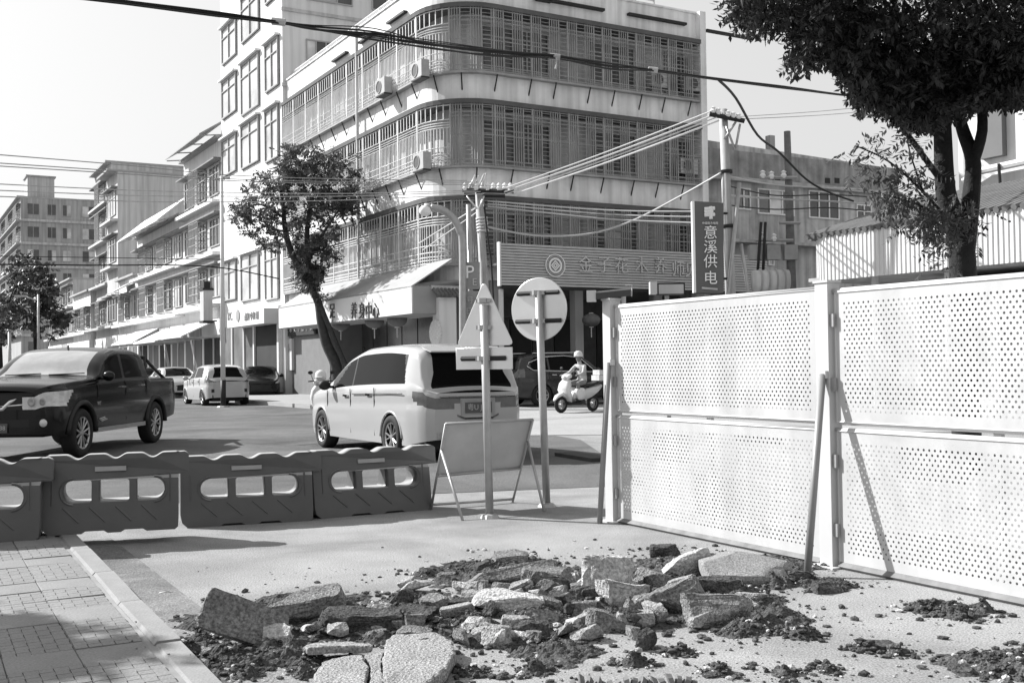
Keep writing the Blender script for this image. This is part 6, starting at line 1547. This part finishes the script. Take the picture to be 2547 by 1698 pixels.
# ================================================================== scooter and rider
def tyre_ring(mb, c, r_, t_):
    M = Matrix.Translation(Vector(c)) @ Matrix.Rotation(math.pi/2, 4, 'X')
    mb.lathe([(r_-t_+t_*math.cos(a), t_*.9*math.sin(a)) for a in [2*math.pi*k/10 for k in range(11)]], 24, M)
def scooter(label, loc, rz, steer=.0, load=True, group=None):
    t = thing('scooter', label, 'scooter', loc, rz, group)
    for x in (.64, -.62):
        mb = MB(); tyre_ring(mb, (x, 0, .235), .235, .055); w_ = mb.build('wheel', TYRE, t, smooth=True)
        mb = MB(); M = Matrix.Translation((x, 0, .235)) @ Matrix.Rotation(math.pi/2, 4, 'X')
        mb.lathe([(.125, -.03), (.15, -.03), (.15, .03), (.125, .03)], 20, M)
        for k in range(5): a = 2*math.pi*k/5; mb.tube([M @ Vector((.03*math.cos(a), .03*math.sin(a), 0)), M @ Vector((.14*math.cos(a), .14*math.sin(a), 0))], .018, 5)
        mb.lathe([(.001, -.045), (.045, -.045), (.045, .045), (.001, .045)], 10, M); mb.build('rim', RIM, w_)
    # front fender and leg shield: lofted shells
    def loft(nm, secs, m_, n=12):
        mb = MB(); k0_ = len(secs)
        for (x, z, hw, hh, nx, nz) in secs:
            for k in range(n):
                a = 2*math.pi*k/n; ca, sa = math.cos(a), math.sin(a); ca = math.copysign(abs(ca)**.7, ca); sa = math.copysign(abs(sa)**.7, sa)
                mb.v.append((x+nx*hh*sa, hw*ca, z+nz*hh*sa))
        for i in range(k0_-1):
            for k in range(n): mb.f.append((i*n+k, i*n+(k+1) % n, (i+1)*n+(k+1) % n, (i+1)*n+k))
        mb.f.append(tuple(range(n))[::-1]); mb.f.append(tuple((k0_-1)*n+k for k in range(n))); return mb.build(nm, m_, t, smooth=True)
    loft('front_fender', [(.90, .36, .04, .03, 0, 1), (.80, .46, .085, .045, 0, 1), (.64, .52, .10, .05, 0, 1), (.48, .46, .08, .05, 0, 1), (.40, .38, .05, .04, 0, 1)], PLAST)
    loft('leg_shield', [(.38, .30, .17, .05, 1, .3), (.42, .45, .21, .07, 1, .3), (.50, .62, .23, .10, 1, .3), (.46, .80, .20, .10, 1, .3), (.40, .92, .13, .07, 1, .3)], PLAST)
    loft('handlebar_cowl', [(.50, .94, .06, .06, 0, 1), (.44, .99, .17, .075, 0, 1), (.36, 1.02, .18, .06, 0, 1), (.30, 1.01, .12, .04, 0, 1)], PLAST)
    loft('floorboard', [(.42, .27, .14, .05, 0, 1), (.2, .26, .17, .05, 0, 1), (-.02, .26, .17, .06, 0, 1), (-.2, .3, .13, .08, 0, 1)], SEATM)
    loft('rear_body', [(-.06, .46, .12, .14, 0, 1), (-.25, .50, .17, .17, 0, 1), (-.5, .56, .18, .15, 0, 1), (-.75, .64, .14, .10, 0, 1), (-.95, .72, .07, .05, 0, 1)], PLAST)
    loft('seat', [(-.04, .70, .10, .05, 0, 1), (-.2, .735, .14, .05, 0, 1), (-.45, .755, .15, .05, 0, 1), (-.7, .80, .13, .05, 0, 1), (-.84, .82, .08, .03, 0, 1)], SEATM)
    mb = MB(); mb.tube([(.40, 0, .92), (.64, 0, .235)], .035, 7); mb.build('fork', METAL, t)
    mb = MB(); mb.tube([(.30, .34, 1.02), (.38, .12, 1.03), (.38, -.12, 1.03), (.30, -.34, 1.02)], .016, 7); mb.build('handlebar', BLACK, t)
    mb = MB(); mb.ball((.52, 0, .975), .07, 10, 7, (.5, 1.2, .8)); mb.build('headlight', LAMP, t, smooth=True)
    for s in (1, -1):
        mb = MB(); mb.tube([(.36, s*.2, 1.05), (.33, s*.27, 1.20)], .008, 5); mb.ball((.32, s*.28, 1.23), .055, 8, 6, (.35, 1.2, .8)); mb.build('mirror', BLACK, t)
    mb = MB(); mb.tube([(-.15, -.16, .3), (-.45, -.18, .27), (-.85, -.19, .36)], [.03, .05, .055], 8); mb.build('exhaust', METAL, t)
    loft('rear_rack', [(-.80, .84, .10, .02, 0, 1), (-1.0, .86, .09, .02, 0, 1)], METAL)
    if load:
        for (x, y, z, r_, s) in ((.06, -.17, .52, .20, (1.05, .6, 1.1)), (.05, .17, .52, .19, (1.0, .6, 1.1)), (.12, 0, .48, .16, (1, 1.2, 1))):
            me = rock_mesh(r_*s[0], r_*s[1], r_*s[2], int(50+x*100+y*10), 2, .03, .9, 2); me.transform(Matrix.Translation((x, y, z))); link('shopping_bag', me, mat('plastic_bag', .68, .5, .1, 9, .4, 12), t, False, True)
        mb = MB(); mb.bx((-1.02, -.15, .87), (-.74, .15, 1.02)); mb.bx((-1.0, -.13, 1.03), (-.78, .13, 1.17)); mb.build('carrier_parcel', mat('parcel', .6, .6, .2, 9), t)
    return t
def person(label, loc, rz, cloth=CLOTH, look=.5):
    t = thing('person', label, 'person', loc, rz)
    vs, rr, ed = [], [], []
    def add(p, r_, par=None):
        vs.append(Vector(p)); rr.append(r_); i = len(vs)-1
        if par is not None: ed.append((par, i))
        return i
    hip = add((-.24, 0, .86), (.15, .13)); wa = add((-.21, 0, 1.02), (.145, .115), hip); chv = add((-.16, 0, 1.20), (.17, .12), wa); nb = add((-.125, 0, 1.35), (.075, .07), chv); nk = add((-.10, 0, 1.42), (.052, .055), nb); hd1 = add((-.075, .0, 1.50), (.075, .085), nk); add((-.07, 0, 1.60), (.075, .085), hd1)
    for s in (1, -1):
        sh_ = add((-.14, s*.17, 1.30), (.065, .065), chv); el = add((.02, s*.27, 1.10), (.048, .048), sh_); wr_ = add((.24, s*.30, 1.035), (.033, .033), el); pm = add((.285, s*.30, 1.035), (.036, .024), wr_)
        for k, ln in enumerate((.9, 1., .95, .8)):
            y = s*(.30+(k-1.5)*.02); a = add((.315, y, 1.05), (.010, .010), pm); b = add((.338, y, 1.038), (.009, .009), a); add((.33, y, 1.008), (.008, .008), b)
        a = add((.285, s*.262, 1.02), (.011, .011), pm); add((.305, s*.258, 1.0), (.009, .009), a)
        th = add((-.16, s*.11, .84), (.105, .10), hip); kn_ = add((.17, s*.19, .80), (.068, .068), th); sn = add((.10, s*.17, .56), (.058, .055), kn_); an_ = add((.06, s*.15, .37), (.042, .042), sn); he = add((.09, s*.15, .335), (.045, .035), an_); add((.24, s*.155, .325), (.038, .028), he)
    me = bpy.data.meshes.new('body'); me.from_pydata([tuple(v) for v in vs], ed, []); me.update()
    o = bpy.data.objects.new('tmpbody', me); col.objects.link(o)
    md = o.modifiers.new('skin', 'SKIN'); md.use_smooth_shade = True; md.branch_smoothing = .4
    for i, v in enumerate(me.skin_vertices[0].data): v.radius = rr[i]; v.use_root = (i == 0)
    o.modifiers.new('sub', 'SUBSURF').levels = 1; o.modifiers['sub'].render_levels = 1
    dg = bpy.context.evaluated_depsgraph_get(); dg.update()
    m2 = bpy.data.meshes.new_from_object(o.evaluated_get(dg)); bpy.data.objects.remove(o)
    m2.materials.clear()
    for q in (cloth, SKIN, TROUS, SEATM): m2.materials.append(q)
    for p in m2.polygons:
        c = p.center
        k = 0
        if c.z > 1.40 or (c.x > .235 and c.z > .95): k = 1
        elif c.z < .375: k = 3
        elif c.z < .90 and not (c.x < -.05 and c.z > .88): k = 2
        p.material_index = k; p.use_smooth = True
    link('body', m2, None, t)
    ca, sa = math.cos(look), math.sin(look); hc = Vector((-.072, 0, 1.56))
    def hp_(f, s, u): return hc+Vector((f*ca-s*sa, f*sa+s*ca, u))
    mb = MB(); mb.lathe([(.001, .155), (.06, .148), (.105, .11), (.125, .05), (.128, -.01), (.118, -.015)], 18, Matrix.Translation(hc+Vector((0, 0, .005)))); mb.build('helmet', PLAST, t, smooth=True)
    mb = MB(); mb.hexa([hp_(.10, -.08, .02), hp_(.17, -.05, .01), hp_(.17, .05, .01), hp_(.10, .08, .02)], [hp_(.10, -.08, .035), hp_(.17, -.05, .022), hp_(.17, .05, .022), hp_(.10, .08, .035)]); mb.build('helmet_peak', PLAST, t)
    mb = MB(); mb.tube([hp_(.02, .085, .0), hp_(.05, .05, -.125), hp_(.05, -.05, -.125), hp_(.02, -.085, .0)], .006, 4); mb.build('chin_strap', BLACK, t)
    for s in (-1, 1): mb = MB(); mb.ball(hp_(.082, s*.032, -.005), .010, 6, 5); mb.build('eye', BLACK, t)
    mb = MB(); mb.tube([hp_(.082, 0, .0), hp_(.102, 0, -.035), hp_(.085, 0, -.045)], [.008, .015, .012], 6); mb.build('nose', SKIN, t, smooth=True)
    mb = MB(); mb.tube([hp_(.083, -.025, -.07), hp_(.088, 0, -.072), hp_(.083, .025, -.07)], .005, 4); mb.build('mouth', mat('lips', .16, .6), t)
    if look > .4:
        me = plate([[(-.055, -.03), (-.01, -.045), (.05, -.03), (.06, .01), (.02, .04), (-.04, .03)]], .003, 0); me.transform(frame_m((-.045, .0, 1.20), (0, 1, 0), (.3, 0, 1))); link('shirt_print', me, INKD, t)
    return t
fwv, rwv = G(1285, 949), G(1366, 944); sdv = (fwv-rwv).normalized(); mid = (fwv+rwv)/2; rz = math.atan2(-.72, -.80)
scooter('white scooter carrying bags, crossing behind the round sign', (mid.x, mid.y, 0), rz)
person('person with a white helmet and pale long sleeves riding the white scooter', (mid.x, mid.y, 0), rz, look=.55)
q = AT(750, 862, 26.); rz2 = math.atan2(.9, -.55)
scooter('pale parked scooter mostly hidden behind the bonnet of the people carrier', (q.x, q.y, 0), rz2, load=False)
hp2 = Vector((q.x, q.y, 0))+Matrix.Rotation(rz2, 3, 'Z') @ Vector((.38, 0, 1.055))
t = thing('helmet', 'white helmet resting on the handlebar of the scooter behind the people carrier', 'helmet', hp2, rz2+2.6)
mb = MB(); mb.lathe([(.10, 0), (.132, .02), (.138, .08), (.125, .16), (.085, .21), (.03, .235), (.001, .238)], 20); mb.build('shell', PLAST, t, smooth=True)
mb = MB(); mb.hexa([(.11, -.09, .07), (.19, -.06, .055), (.19, .06, .055), (.11, .09, .07)], [(.11, -.09, .085), (.19, -.06, .068), (.19, .06, .068), (.11, .09, .085)]); mb.build('peak', PLAST, t)
mb = MB(); mb.lathe([(.001, .003), (.10, .003), (.10, .012), (.001, .012)], 16); mb.build('lining', SEATM, t)
